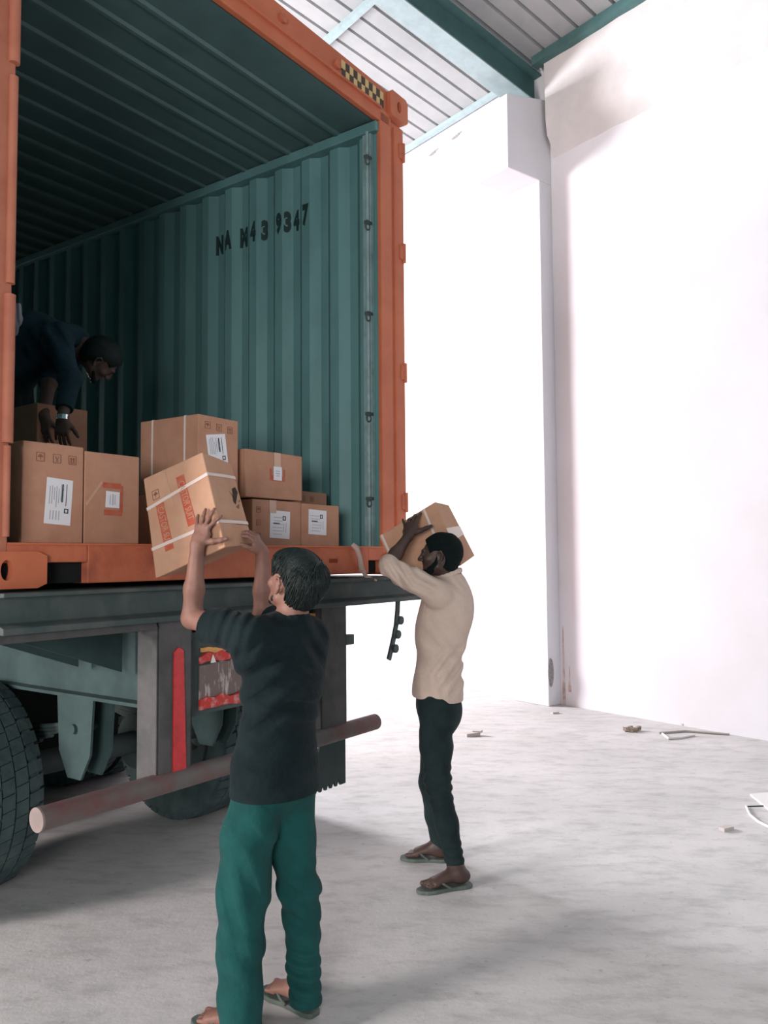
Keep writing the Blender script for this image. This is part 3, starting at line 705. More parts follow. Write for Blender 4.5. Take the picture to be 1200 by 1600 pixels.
for (s0, s1, t0, t1) in ((.545, .675, .345, .865), (.165, .295, .205, .700)):
    st = H.poly('front', [(s0 + .03, t0), (s1 + .03, t0), (s1 - .02, t1), (s0 - .02, t1)], M_stamp, 'red_stamp', off=.0004, th=.0004)
    cs, ct = (s0 + s1) / 2 + .005, (t0 + t1) / 2
    p, r, u, n = H.frame('front', cs, ct); p2, _, _, _ = H.frame('front', cs + .022, ct - .2); dd = (p2 - p).normalized()
    text_mesh('lettering', 'CASTOR SUIT', M_cardp, st, p + n * .0004, dd, n.cross(dd), .030, .0004, .62)
for t0, t1, q0, q1 in ((.685, .765, .765, .815), (.285, .270, .270, .255)):
    H.strip('front', (0, t0), (1, t1), .013, M_strap, 'packing_strap', off=.001); H.strip('right', (0, q0), (1, q1), .013, M_strap, 'packing_strap', off=.001)
H.poly('right', [(.60, .62), (.70, .57), (.80, .60), (.86, .66), (.93, .63), (.88, .69), (.80, .655), (.74, .66), (.76, .56), (.72, .47), (.66, .50), (.68, .57)], M_hole, 'torn_hole')
H.multi('right', [[(.70, .44), (.80, .42), (.86, .47), (.84, .48), (.79, .44), (.71, .455)], [(.86, .50), (.93, .52), (.92, .535), (.855, .51)], [(.55, .235), (1.0, .228), (1.0, .24), (.56, .242)]], M_ink, 'torn_edge')
handling_marks(H, 'front', [(.17, .79), (.70, .235)], .036)
H.strip('front', (.36, .97), (.42, .60), .010, M_tape, 'tape')

RK = .875
cor, mtx = fitted(CAM + (Vector((.259, 4.985, 1.682)) - CAM) * RK, (.42 * RK, .25 * RK, .37 * RK), (-.474, .107, -.426),
                  {(0, 0, 1): (592, 838), (1, 0, 1): (680, 784), (1, 1, 1): (701, 789), (1, 1, 0): (742, 868), (1, 0, 0): (721, 883)})
Rb = Carton('tilted strapped carton held up beside the head of the person in beige', corners=cor, matrix=mtx, m=M_cardp)
for s0 in (.05, .80): Rb.strip('front', (s0, 0), (s0, 1), .013, M_strap, 'packing_strap')
Rb.poly('right', [(0, .36), (1, .42), (1, .58), (0, .58)], mat('pale_tape', (.70, .58, .50), .3), 'tape')

# carton the third worker is bent over, and an open one beside it
ua, za = PV(107, 637, 1.0); ub, _ = PV(137, 640, 1.0); uc, _ = PV(58, 640, 1.0)
W1 = Carton('box at the feet of the bent worker, behind the leftmost boxes', dims=(ub - uc, .22, za - zf), matrix=CM((ub + uc) / 2, 1.11, zf, 0), m=M_card)
handling_marks(W1, 'front', [(.3, .85), (.6, .85)])

# ============================================================ litter on the floor
def zfloor(x, y): k = ray(x, y); t = -CZ / k.z; return CAM + k * t
def litter(name, label, cat, pts, m, thick=.004, origin=None, group=None):
    c = sum(pts, Vector()) / len(pts); mb = MB().prism([p - c for p in pts], (0, 0, thick)); o = mb.build(name, m); o.location = c; return tag(o, label, cat, group)
def strip_litter(name, label, cat, path, r, m, lift=.0):
    c = sum(path, Vector()) / len(path); o = MB().tube([p - c + Vector((0, 0, r + lift)) for p in path], r, 6).build(name, m, smooth=True); o.location = c; return tag(o, label, cat)
litter('plastic_sheet', 'white plastic sheet scrap lying at the right edge of the floor', 'plastic scrap', [zfloor(1172, 1243), zfloor(1230, 1238), zfloor(1250, 1275), zfloor(1200, 1266)], M_white, .012)
strip_litter('plastic_strip', 'white curved plastic strip lying beside the plastic sheet scrap, right edge', 'plastic scrap', [zfloor(1166, 1262), zfloor(1172, 1275), zfloor(1185, 1286), zfloor(1205, 1296), zfloor(1240, 1305)], .008, M_white)
strip_litter('wire_offcut', 'thin dark wire between the white plastic scraps, right edge', 'wire', [zfloor(1167, 1261), zfloor(1195, 1260), zfloor(1205, 1263)], .004, M_blackink)
c = zfloor(987, 1143)
mb = MB(); rr = random.Random(4)
for i in range(5):
    p = Vector((rr.uniform(-.07, .07), rr.uniform(-.03, .03), .022)); mb.obox(p, (1, rr.uniform(-1, 1), rr.uniform(-.3, .3)), (0, 0, 1), (rr.uniform(-1, 1), 1, 0), .07, .035, .03)
o = mb.build('rubble_piece', mat('rubble', (.42, .34, .28), .95, var=.6, vscale=30)); o.location = c; tag(o, 'brown crumpled rubble lump on the floor near the wall', 'rubble')
strip_litter('wood_lath', 'long thin pale lath lying on the floor along the right wall', 'lath', [zfloor(1030, 1147), zfloor(1070, 1144), zfloor(1110, 1147), zfloor(1140, 1149)], .010, mat('dusty_lath', (.40, .36, .34), .9))
strip_litter('plastic_offcut', 'short pale curled offcut in front of the long lath', 'offcut', [zfloor(1035, 1148), zfloor(1045, 1156), zfloor(1065, 1154), zfloor(1085, 1150)], .010, M_white)
o = MB().obox((0, 0, .016), (1, .3, .05), (0, 0, 1), (-.3, 1, 0), .13, .03, .06).obox((.05, .02, .035), (1, -.6, .1), (0, 0, 1), (.6, 1, 0), .08, .02, .05).build('plaster_crumb', mat('plaster_bits', (.5, .45, .43), .95)); o.location = zfloor(738, 1150); tag(o, 'small pale plaster crumb on the floor right of the beige-shirted man', 'plaster crumb')
for i, (x, y) in enumerate([(1069, 1133), (867, 1115), (1135, 1297)]):
    o = MB().obox((0, 0, .010), (1, .5, 0), (0, 0, 1), (-.5, 1, 0), .08, .02, .04).build('plaster_crumb', MATS['plaster_bits']); o.location = zfloor(x, y)
    tag(o, ['dark crumb close under the right wall, above the long lath', 'tiny crumb at the foot of the white column', 'small flat crumb left of the white plastic scraps'][i], 'plaster crumb')

# ============================================================ people: smooth solid modelling on a fine grid
def V3(p): return np.array((p[0], p[1], p[2]), float)
def nrm(v): v = np.asarray(v, float); return v / np.linalg.norm(v)
class Solid:
    """a list of rounded forms blended into one skin, meshed by surface nets"""
    def __init__(s): s.P = []; s.cuts = []; s.disp = None; s.subs = []
    def cap(s, a, b, ra, rb=None, k=.015):
        a, b = V3(a), V3(b); rb = ra if rb is None else rb
        s.P.append(('c', a, b, ra, rb, k, (a + b) / 2, np.linalg.norm(b - a) / 2 + max(ra, rb))); return s
    def chain(s, pts, rs, k=.015):
        for i in range(len(pts) - 1): s.cap(pts[i], pts[i + 1], rs[i], rs[i + 1], k)
        return s
    def ell(s, c, r, fx=(1, 0, 0), fz=(0, 0, 1), k=.015):
        c = V3(c); z = nrm(fz); x = np.asarray(fx, float); x = nrm(x - z * x.dot(z)); y = np.cross(z, x)
        s.P.append(('e', c, np.array([x, y, z]), np.array(r, float), 0, k, c, max(r))); return s
    def rib(s, a, b, side, ra, rb, k=.02):
        """elliptical limb: ra, rb = (half width along side, half depth) at both ends"""
        a, b = V3(a), V3(b); d = nrm(b - a); sd = np.asarray(side, float); sd = nrm(sd - d * sd.dot(d)); f = np.cross(d, sd)
        s.P.append(('r', a, b, (sd, f, d, ra, rb), 0, k, (a + b) / 2, np.linalg.norm(b - a) / 2 + max(ra + rb))); return s
    def loft(s, pts, side, rads, k=.02):
        for i in range(len(pts) - 1):
            sd = side[i] if isinstance(side, list) else side
            s.rib(pts[i], pts[i + 1], sd, rads[i], rads[i + 1], k)
        return s
    def cut(s, p, n, c=None, r=None):
        """remove what lies on the +n side of the plane, within radius r of c if given"""
        s.cuts.append((V3(p), nrm(n), None if c is None else V3(c), r)); return s
    def d1(s, q, X):
        t = q[0]
        if t == 'c':
            a, b = q[1], q[2]; ab = b - a; L = ab.dot(ab) + 1e-12; h = np.clip((X - a) @ ab / L, 0, 1)
            return np.linalg.norm(X - a - h[:, None] * ab, axis=1) - (q[3] + h * (q[4] - q[3]))
        if t == 'e':
            Y = (X - q[1]) @ q[2].T; r = q[3]; k0 = np.linalg.norm(Y / r, axis=1); k1 = np.linalg.norm(Y / r ** 2, axis=1) + 1e-9
            return k0 * (k0 - 1) / k1
        a, b = q[1], q[2]; sd, f, d, ra, rb = q[3]; ab = b - a; L = ab.dot(ab) + 1e-12; h = np.clip((X - a) @ ab / L, 0, 1)
        Q = X - a - h[:, None] * ab; w1 = ra[0] + h * (rb[0] - ra[0]); w2 = ra[1] + h * (rb[1] - ra[1]); m = np.minimum(w1, w2)
        x, y, z = Q @ sd / w1, Q @ f / w2, Q @ d / m
        k0 = np.sqrt(x * x + y * y + z * z); k1 = np.sqrt((x / w1) ** 2 + (y / w2) ** 2 + (z / m) ** 2) + 1e-9
        return np.where(k0 < .3, -m * .7, k0 * (k0 - 1) / k1)
    def field(s, X, prims):
        D = np.full(len(X), 1.0)
        for q in prims:
            e = s.d1(q, X); k = q[5]
            h = np.maximum(k - np.abs(D - e), 0) / k; D = np.minimum(D, e) - h * h * k * .25
        return D
    def mesh(s, vox, name, m, parent, smooth_it=1):
        lo = np.min([q[6] - q[7] for q in s.P], axis=0) - .02; hi = np.max([q[6] + q[7] for q in s.P], axis=0) + .02
        B = 20; nb = np.ceil((hi - lo) / (vox * B)).astype(int); N = nb * B + 1
        G = np.full(N, .05, np.float32); br = vox * B * .5 * 1.75
        C = np.array([q[6] for q in s.P]); Rr = np.array([q[7] for q in s.P])
        ax = np.arange(B + 1) * vox; loc = np.stack(np.meshgrid(ax, ax, ax, indexing='ij'), -1).reshape(-1, 3)
        for i in range(nb[0]):
            for j in range(nb[1]):
                for k in range(nb[2]):
                    o = lo + np.array([i, j, k]) * B * vox; c = o + B * vox / 2
                    near = np.linalg.norm(C - c, axis=1) < Rr + br + .03
                    if not near.any(): continue
                    pr = [s.P[t] for t in np.nonzero(near)[0]]
                    dc = s.field(c[None], pr)[0]
                    sl = (slice(i * B, i * B + B + 1), slice(j * B, j * B + B + 1), slice(k * B, k * B + B + 1))
                    if dc > br + .03: continue
                    X = o + loc; D = s.field(X, pr)
                    if s.disp is not None:
                        mk = np.abs(D) < .05
                        if mk.any(): D[mk] += s.disp(X[mk])
                    for (p, n, cc, r) in s.cuts:
                        e = (X - p) @ n
                        if cc is not None: e = np.where(np.linalg.norm(X - cc, axis=1) < r, e, -1)
                        D = np.maximum(D, e)
                    G[sl] = D.reshape(B + 1, B + 1, B + 1)
        # surface nets
        S = G < 0
        cs = np.zeros(tuple(np.array(G.shape) - 1), np.int8)
        for dx in (0, 1):
            for dy in (0, 1):
                for dz in (0, 1): cs += S[dx:dx + cs.shape[0], dy:dy + cs.shape[1], dz:dz + cs.shape[2]]
        I = np.argwhere((cs > 0) & (cs < 8)); idx = -np.ones(cs.shape, np.int64); idx[tuple(I.T)] = np.arange(len(I))
        acc = np.zeros((len(I), 3)); cnt = np.zeros(len(I))
        cn = [(a, b, c) for a in (0, 1) for b in (0, 1) for c in (0, 1)]
        for a in cn:
            for ax_ in range(3):
                if a[ax_]: continue
                b = list(a); b[ax_] = 1
                g0 = G[I[:, 0] + a[0], I[:, 1] + a[1], I[:, 2] + a[2]]; g1 = G[I[:, 0] + b[0], I[:, 1] + b[1], I[:, 2] + b[2]]
                mk = (g0 < 0) != (g1 < 0); t = np.where(mk, g0 / np.where(mk, g0 - g1, 1), 0)
                P = np.array(a, float)[None].repeat(len(I), 0); P[:, ax_] = t
                acc += P * mk[:, None]; cnt += mk
        V = lo + (I + acc / cnt[:, None]) * vox
        F = []
        for ax_ in range(3):
            sh = [slice(None)] * 3; sh[ax_] = slice(0, -1); sh2 = [slice(None)] * 3; sh2[ax_] = slice(1, None)
            A = S[tuple(sh)]; Bm = S[tuple(sh2)]; E = np.argwhere(A != Bm); fl = A[tuple(E.T)]
            u, v = [(1, 2), (2, 0), (0, 1)][ax_]
            ok = (E[:, u] > 0) & (E[:, v] > 0) & (E[:, u] < cs.shape[u]) & (E[:, v] < cs.shape[v]); E = E[ok]; fl = fl[ok]
            def at(du, dv): T = E.copy(); T[:, u] -= du; T[:, v] -= dv; return idx[tuple(T.T)]
            q = np.stack([at(1, 1), at(0, 1), at(0, 0), at(1, 0)], 1); q[~fl] = q[~fl][:, ::-1]; F.append(q)
        F = np.concatenate(F); F = F[(F >= 0).all(1)]
        me = bpy.data.meshes.new(name)
        me.vertices.add(len(V)); me.vertices.foreach_set('co', V.astype(np.float32).ravel())
        me.loops.add(len(F) * 4); me.loops.foreach_set('vertex_index', F.ravel().astype(np.int32))
        me.polygons.add(len(F)); me.polygons.foreach_set('loop_start', np.arange(0, len(F) * 4, 4, dtype=np.int32))
        try: me.polygons.foreach_set('loop_total', np.full(len(F), 4, np.int32))
        except Exception: pass
        me.polygons.foreach_set('use_smooth', np.ones(len(F), bool)); me.update(calc_edges=True); me.validate()
        me.materials.append(m)
        if smooth_it:
            bm = bmesh.new(); bm.from_mesh(me)
            for _ in range(smooth_it): bmesh.ops.smooth_vert(bm, verts=bm.verts, factor=.5, use_axis_x=True, use_axis_y=True, use_axis_z=True)
            bm.to_mesh(me); bm.free()
        if parent: me.transform(Matrix.Translation(-parent.location))
        o = bpy.data.objects.new(name, me); COL.objects.link(o); o.parent = parent; return o

def hand(S, wrist, d, back, thumb_dir, curl=(.2, .2, .2, .2), spread=.10, scale=1.0, thumb=(.7, .3), splay=None, wr=.027):
    """d: wrist to knuckles, back: outward normal of the back of the hand, thumb_dir: side the thumb is on"""
    w = V3(wrist); d = nrm(d); bk = np.asarray(back, float); bk = nrm(bk - d * bk.dot(d)); td = np.asarray(thumb_dir, float); td = nrm(td - d * td.dot(d) - bk * td.dot(bk))
    s = scale
    S.rib(w, w + d * .03 * s, td, (wr * s, wr * .78 * s), (.032 * s, .018 * s), .02)
    S.rib(w + d * .03 * s, w + d * .078 * s, td, (.033 * s, .0165 * s), (.037 * s, .0125 * s), .012)
    S.ell(w + d * .038 * s + td * .022 * s - bk * .008 * s, (.030 * s, .015 * s, .015 * s), fx=d * .8 + td * .5, fz=bk, k=.012)
    Ls = (.070, .079, .073, .056); rr = (.0086, .0088, .0084, .0074); xs = (.028, .0095, -.010, -.028); kn = (.086, .090, .085, .076)
    for i in range(4):
        a = (1.5 - i) * spread if splay is None else splay[i]
        fd = nrm(d * cos(a) + td * sin(a)); base = w + d * kn[i] * s * .93 + td * xs[i] * s + bk * .002
        L = [Ls[i] * t * s for t in (.46, .30, .24)]; c = curl[i]; p = base; ang = 0; pts = [w + d * .05 * s + td * xs[i] * .8 * s, p]; rs = [rr[i] * .9 * s, rr[i] * 1.04 * s]
        for j in range(3):
            ang += c * (1.0, 1.15, .8)[j]; dd = fd * cos(ang) - bk * sin(ang); p = p + dd * L[j]; pts.append(p); rs.append(rr[i] * (.97, .88, .72)[j] * s)
        S.chain(pts, rs, .0045)
    a, c = thumb; p = w + d * .018 * s + td * .020 * s - bk * .006 * s; td2 = nrm(d * cos(a) + td * sin(a) - bk * .25)
    pts = [p]; rs = [.014 * s]; q = p
    for j, L in enumerate((.040, .032, .026)):
        dd = nrm(td2 * cos(c * j) + d * sin(c * j) * .8 - bk * sin(c * j) * .6); q = q + dd * L * s; pts.append(q); rs.append((.0115, .0100, .0080)[j] * s)
    S.chain(pts, rs, .008)

def head(S, c, f, up, s=1.0, ears=True):
    """c: middle of the skull, f: where the face looks, up: crown direction; returns the frame"""
    c = V3(c); f = nrm(f); up = np.asarray(up, float); up = nrm(up - f * up.dot(f)); sd = np.cross(f, up)      # sd: the head's right
    P = lambda x, y, z: c + (sd * x + f * y + up * z) * s
    S.ell(P(0, -.012, .022), (.074 * s, .093 * s, .084 * s), fx=sd, fz=up, k=.02)
    S.ell(P(0, .035, -.015), (.062 * s, .055 * s, .080 * s), fx=sd, fz=up, k=.03)
    S.ell(P(0, .052, -.078), (.038 * s, .034 * s, .028 * s), fx=sd, fz=up, k=.03)     # chin
    for x in (-1, 1):
        S.cap(P(x * .052, .010, -.060), P(x * .026, .060, -.085), .020 * s, .016 * s, .02)   # jaw
        S.ell(P(x * .045, .064, -.020), (.020 * s, .016 * s, .016 * s), fx=sd, fz=up, k=.02)    # cheekbone
        S.cap(P(x * .038, .084, .026), P(x * .012, .092, .024), .008 * s, .009 * s, .012)    # brow
        S.ell(P(x * .031, .079, .008), (.013 * s, .010 * s, .009 * s), fx=sd, fz=up, k=.004)   # eyelid
        if ears:
            e = P(x * .077, -.004, -.010)
            S.ell(e, (.0055 * s, .017 * s, .028 * s), fx=sd + f * .35 * x * -1, fz=up, k=.006)
            S.chain([P(x * .080, .013, -.002), P(x * .088, .008, .019), P(x * .094, -.010, .022), P(x * .096, -.021, .004), P(x * .090, -.014, -.020), P(x * .082, .001, -.038), P(x * .079, .008, -.032)], [.0046 * s] * 5 + [.006 * s, .005 * s], .004)
    S.cap(P(0, .088, .018), P(0, .110, -.022), .008 * s, .0115 * s, .010)              # nose
    for x in (-1, 1): S.ell(P(x * .012, .098, -.026), (.009 * s, .011 * s, .008 * s), fx=sd, fz=up, k=.006)
    S.cap(P(-.017, .082, -.047), P(.017, .082, -.047), .0075 * s, .0075 * s, .006); S.cap(P(-.015, .080, -.060), P(.015, .080, -.060), .0085 * s, .0085 * s, .006)
    S.ell(P(0, .086, -.0465), (.010 * s, .009 * s, .007 * s), fx=sd, fz=up, k=.005)
    return P, f, up, sd

def rnoise(seed, n=14, lo=8, hi=40):
    r = np.random.RandomState(seed); K = r.normal(size=(n, 3)); K /= np.linalg.norm(K, axis=1)[:, None]; fr = np.exp(r.uniform(np.log(lo), np.log(hi), n)); ph = r.uniform(0, 6.28, n); am = (lo / fr) ** .6
    def fn(X): return (np.sin((X @ K.T) * fr + ph) * am).sum(1) / am.sum() * 2.2
    return fn
def folds(specs, seed=1, base=.002):
    """cloth folds: each spec = (centre, radius, across-direction, wavelength, height)"""
    nz = rnoise(seed, 16, 7, 34); wz = rnoise(seed + 50, 10, 5, 16); SP = [(V3(c), r, nrm(d), 2 * pi / w_, h) for c, r, d, w_, h in specs]
    def fn(X):
        D = nz(X) * base; W_ = wz(X)
        for c, r, d, w_, h in SP:
            q = np.linalg.norm(X - c, axis=1) / r; mk = np.clip(1 - q * q, 0, 1)
            t = np.sin((X - c) @ d * w_ + W_ * 2.2); D = D - mk * h * (np.abs(t) ** .7 * np.sign(t))
        return D
    return fn
def fabric(name, col, col2, sc=40, rough=.9, bump=.25):
    m = mat(name, col, rough, col2=col2, vscale=7, bump=bump, bscale=sc, spec=.15); m.node_tree.nodes['Principled BSDF'].inputs['Sheen Weight'].default_value = .03; return m
M_skin = mat('warm_skin', (0.25, 0.125, 0.095), 0.55, col2=(0.19, 0.092, 0.072), vscale=9, bump=.10, bscale=90, spec=.35)
M_skin2 = mat('deep_brown_skin', (0.075, 0.042, 0.034), 0.5, col2=(0.055, 0.032, 0.028), vscale=9, bump=.10, bscale=90, spec=.4)
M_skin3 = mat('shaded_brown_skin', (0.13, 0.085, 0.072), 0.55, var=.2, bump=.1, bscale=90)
M_hair = mat('black_hair', (0.005, 0.010, 0.010), 0.55, col2=(0.010, 0.018, 0.017), vscale=60, bump=.3, bscale=160, spec=.25)
M_curly = mat('curly_black_hair', (0.008, 0.014, 0.015), 0.9, bump=1.0, bscale=140, spec=.1)
M_shirtA = fabric('dark_slate_shirt_cloth', (0.005, 0.011, 0.0135), (0.009, 0.018, 0.021))
M_trouA = fabric('green_trouser_cloth', (0.010, 0.070, 0.066), (0.008, 0.050, 0.049))
M_shirtB = fabric('beige_shirt_cloth', (0.61, 0.47, 0.40), (0.54, 0.41, 0.345), 60)
M_trouB = fabric('black_trouser_cloth', (0.010, 0.019, 0.021), (0.016, 0.028, 0.030))
M_shirtC = fabric('navy_shirt_cloth', (0.020, 0.050, 0.068), (0.014, 0.036, 0.050))
M_sandal = mat('grey_green_sandal', (0.10, 0.125, 0.11), .7, var=.3, vscale=12)
M_sandal2 = mat('worn_sandal_top', (0.22, 0.22, 0.20), .8, col2=(.10, .14, .13), vscale=12)
M_eye = mat('eye', (0.13, 0.11, 0.10), .3, spec=.5)

def strands(S, ctr, crown, fwd, root, m, n=700, L=.085, seed=1, swirl=.5, r=.0016, keep=None):
    """locks of hair combed outwards from the crown over the surface of solid S"""
    rg_ = np.random.RandomState(seed); a1 = nrm(np.cross(crown, fwd)); a2 = np.cross(crown, a1); mb = MB(); o0 = np.array(root.location)
    K = 8; th0 = rg_.uniform(0, 2 * pi, n); r0 = rg_.uniform(.02, 1.9, n) ** .9; ln = L * rg_.uniform(.6, 1.25, n); sw = swirl + rg_.normal(0, .22, n); lift = rg_.uniform(.0005, .005, n)
    for i in range(n):
        pts = []; 
        for k in range(K):
            t = k / (K - 1); rad = r0[i] + t * ln[i] / .10; th = th0[i] + sw[i] * t
            d = crown * cos(rad) + (a1 * cos(th) + a2 * sin(th)) * sin(rad); lo_, hi_ = .03, .20
            for _ in range(9):
                md = (lo_ + hi_) / 2
                if S.field((ctr + d * md)[None], S.P)[0] < 0: lo_ = md
                else: hi_ = md
            pts.append(ctr + d * (lo_ - .002 + lift[i] * (t ** 1.5) + .0025 * sin(pi * t)))
        if keep is not None and not all(keep(p) for p in (pts[-1], pts[K // 2])): continue
        rs = [r * (.7 + 1.1 * sin(pi * min(1, (k + .6) / K))) * (1 if k < K - 1 else .25) for k in range(K)]
        mb.tube([p - o0 for p in pts], rs, 4)
    return mb.build('hair_lock', m, root, smooth=True)
def foot(S, heel, toe, ankle, hgt=.0, s=1.0):
    h, t = V3(heel), V3(toe); d = nrm(t - h); sd = np.cross(d, (0, 0, 1.0)); L = np.linalg.norm(t - h); up = np.array([0, 0, 1.0])
    S.ell(h + d * .035 + up * (.034 + hgt), (.042, .030, .032), fx=d, k=.02)
    S.cap(V3(ankle), h + d * .055 + up * (.055 + hgt), .036, .034, .03)
    S.rib(h + d * .07 + up * (.050 + hgt), h + d * (L - .075) + up * (.026 + hgt), sd, (.034, .038), (.043, .018), .025)
    for i in range(5):
        x = (-.034, -.018, -.003, .012, .030)[i]; tl = (.052, .060, .064, .066, .072)[i] * .8; r = (.0085, .009, .0095, .010, .014)[i]
        if getattr(foot, 'flip', False): x = -x
        b = h + d * (L - .085) + sd * x + up * (.020 + hgt); S.cap(b, b + d * tl - up * .006, r, r * .9, .006)
def sandal(root, heel, toe, m, name='sandal', flip=False, hgt=0.0):
    h, t = Vector(V3(heel)), Vector(V3(toe)); d = (t - h).normalized(); sd = d.cross(Vector((0, 0, 1))); L = (t - h).length
    out = []
    W_ = [(-.012, .018), (.0, .030), (.03, .036), (.08, .034), (L * .5, .036), (L - .07, .047), (L - .03, .043), (L + .0, .026), (L + .012, .012)]
    ptsL = [h + d * a + sd * b for a, b in W_]; ptsR = [h + d * a - sd * b for a, b in W_][::-1]
    o0 = Vector(root.location); mb = MB().prism([p - o0 + Vector((0, 0, .001)) for p in ptsL + ptsR], (0, 0, .018)); o = mb.build(name, m, root, bevel=.004)
    mb = MB(); u = Vector((0, 0, 1)); f0 = h + d * (L - .055) + u * .024
    for sg in (-1, 1):
        a = f0; b = h + d * (L * .62) + sd * sg * .033 + u * .052; c = h + d * (L * .42) + sd * sg * .038 + u * .018
        mb.tube([p - o0 for p in (a, (a + b) / 2 + u * .012, b, (b + c) / 2 + sd * sg * .004, c)], .006, 8)
    mb.build('sandal_strap', m, o, smooth=True); return o

# ------------------------------------------------------------ man in the dark shirt
VOX = 0.0036
def az(deg, up=0.0): a = radians(deg); return nrm((sin(a) * cos(up), cos(a) * cos(up), sin(up)))
def pp(*a): return V3(PY(*a))
def face_point(C, f, a, b, off=0.0):
    p, n = C.pt(f, a, b, off); return V3(C.root.matrix_world @ p), V3((C.root.matrix_world.to_3x3() @ n))
bpy.context.view_layer.update()
fA = az(-50); rA = az(40); Z3 = np.array([0, 0, 1.0])
pA = thing('person', 'person in dark shirt and green trousers, seen from behind, arms raised to a carton', 'person', zfloor(425, 1575))
S = Solid()
hc = pp(459, 910, 3.02); hf = az(-52, .28)
P, hf, hu, hs = head(S, hc, hf, Z3, .98)
neckb = pp(455, 970, 3.02)
S.cap(P(0, -.03, -.04), neckb, .052, .060, .03)
shL, shR = pp(388, 992, 2.90), pp(480, 994, 3.11); chest = pp(442, 1060, 3.01); pel = pp(430, 1195, 3.00)
S.rib(shL, shR, fA, (.055, .055), (.055, .055), .05)
S.rib((shL + shR) / 2 - Z3 * .03, chest, rA, (.145, .095), (.140, .10), .05); S.rib(chest, pel, rA, (.135, .095), (.135, .10), .05)
elL = pp(300, 966, 3.08); wrL = pp(315, 882, 3.17)
fpL, fn = face_point(H, 'front', .74, .13, .012)
wrL = fpL + fn * .030 - V3((0, 0, .01))
S.chain([shL, shL * .5 + elL * .5, elL], [.050, .045, .038], .03); S.chain([elL, elL * .6 + wrL * .4, wrL], [.038, .037, .025], .02)
tip, _ = face_point(H, 'front', .93, .42, .014); thd, _ = face_point(H, 'front', 1.1, .05, 0)
hand(S, wrL, tip - wrL, fn, thd - wrL, curl=(.10, .04, .04, .10), splay=(.55, .20, -.08, -.34), scale=.93, thumb=(1.25, .15))
cR, cn = face_point(H, 'right', .93, .05, .0); cdir = cR
elR = pp(410, 962, 3.30); wrR = pp(399, 884, 3.36)
gR, gn = face_point(H, 'right', .80, .10, .014)
wrR = gR + V3((.050, .03, -.070)) ; 
S.chain([shR, shR * .5 + elR * .5, elR], [.050, .045, .038], .03); S.chain([elR, elR * .6 + wrR * .4, wrR], [.038, .036, .025], .02)
hand(S, wrR, gR + gn * .02 - wrR, gn, fA * -1 + Z3 * .2, curl=(.55, .6, .6, .65), spread=.10, scale=.90, thumb=(.7, .3))
hipL, hipR = pp(402, 1222, 2.94), pp(458, 1222, 3.05); knL, knR = pp(378, 1415, 2.88), pp(470, 1400, 3.01); anL, anR = pp(376, 1590, 2.75), pp(477, 1545, 2.92)
S.rib(pel, (hipL + hipR) / 2, rA, (.125, .09), (.11, .075), .04)
S.chain([hipL, knL, anL], [.052, .045, .034], .03); S.chain([hipR, knR, anR], [.052, .042, .034], .03)
htL, toL = V3(zfloor(392, 1612)), V3(zfloor(322, 1606)); heR, toR = V3(zfloor(492, 1580)), V3(zfloor(417, 1552))
def fixlen(h, t, L=.255): return h, h + nrm(t - h) * L
htL, toL = fixlen(V3(zfloor(395, 1632)), V3(zfloor(328, 1606))); heR, toR = fixlen(V3(zfloor(490, 1588)), V3(zfloor(416, 1550)))
foot(S, htL, toL, anL, .02); foot(S, heR, toR, anR, .02)
S.mesh(VOX, 'body', M_skin, pA)
# hair
S = Solid()
S.ell(P(0, -.020, .032), (.090, .110, .098), fx=hs, fz=hu, k=.02); S.ell(P(0, -.055, -.02), (.070, .058, .075), fx=hs, fz=hu, k=.04)
S.ell(P(0, .045, .070), (.066, .055, .042), fx=hs, fz=hu, k=.03)
S.ell(P(.03, -.07, .03), (.06, .05, .06), fx=hs, fz=hu, k=.03)
ctr = P(0, -.02, .02); crown = nrm(hu * .8 - hf * .65 + hs * .2)
nzA = rnoise(4, 12, 14, 60); nzB = rnoise(5, 12, 20, 70)
def hair_d(X):
    q = X - ctr; q = q / (np.linalg.norm(q, axis=1)[:, None] + 1e-9); a1 = nrm(np.cross(crown, hf)); a2 = np.cross(crown, a1)
    th = np.arctan2(q @ a2, q @ a1); rad = np.arccos(np.clip(q @ crown, -1, 1)); w_ = nzA(X)
    w2 = nzB(X); return -(np.abs(np.sin(th * 9 + w_ * 3.2 + rad * 2.2)* 0 + .5) ** .6 - .5) * .0010 * np.clip(rad * 1.4, 0.1, 1) * (1 + w2) - np.sin(th * 31 + w_ * 6 + rad * 3) * .0006 - w_ * .0055
S.disp = hair_d
S.cut(P(0, .070, .03), hf * 1 - hu * .55)                       # forehead line
S.cut(P(0, -.030, .004), hf * .9 - hu * .62, P(-.088, .012, -.022), .054); S.cut(P(0, -.005, -.005), hf * .9 - hu * .62, P(.085, .02, -.03), .052)
hairA = S.mesh(.0034, 'hair', M_hair, pA)
hk = strands(S, ctr, crown, hf, pA, M_hair, 900, .085, 3, keep=lambda p: all(((p - a) @ n < 0) or (cc_ is not None and np.linalg.norm(p - cc_) > r_) for a, n, cc_, r_ in S.cuts))
hk.parent = hairA; hk['kind'] = 'stuff'; hairA.location = (0, 0, 0)
# beard shadow along the jaw
S = Solid(); S.chain([P(-.060, .020, -.045), P(-.052, .035, -.070), P(-.032, .062, -.092), P(0, .075, -.098), P(.032, .062, -.092), P(.052, .035, -.070)], [.007, .010, .011, .011, .011, .010], .01)
S.mesh(.004, 'beard', M_hair, pA)
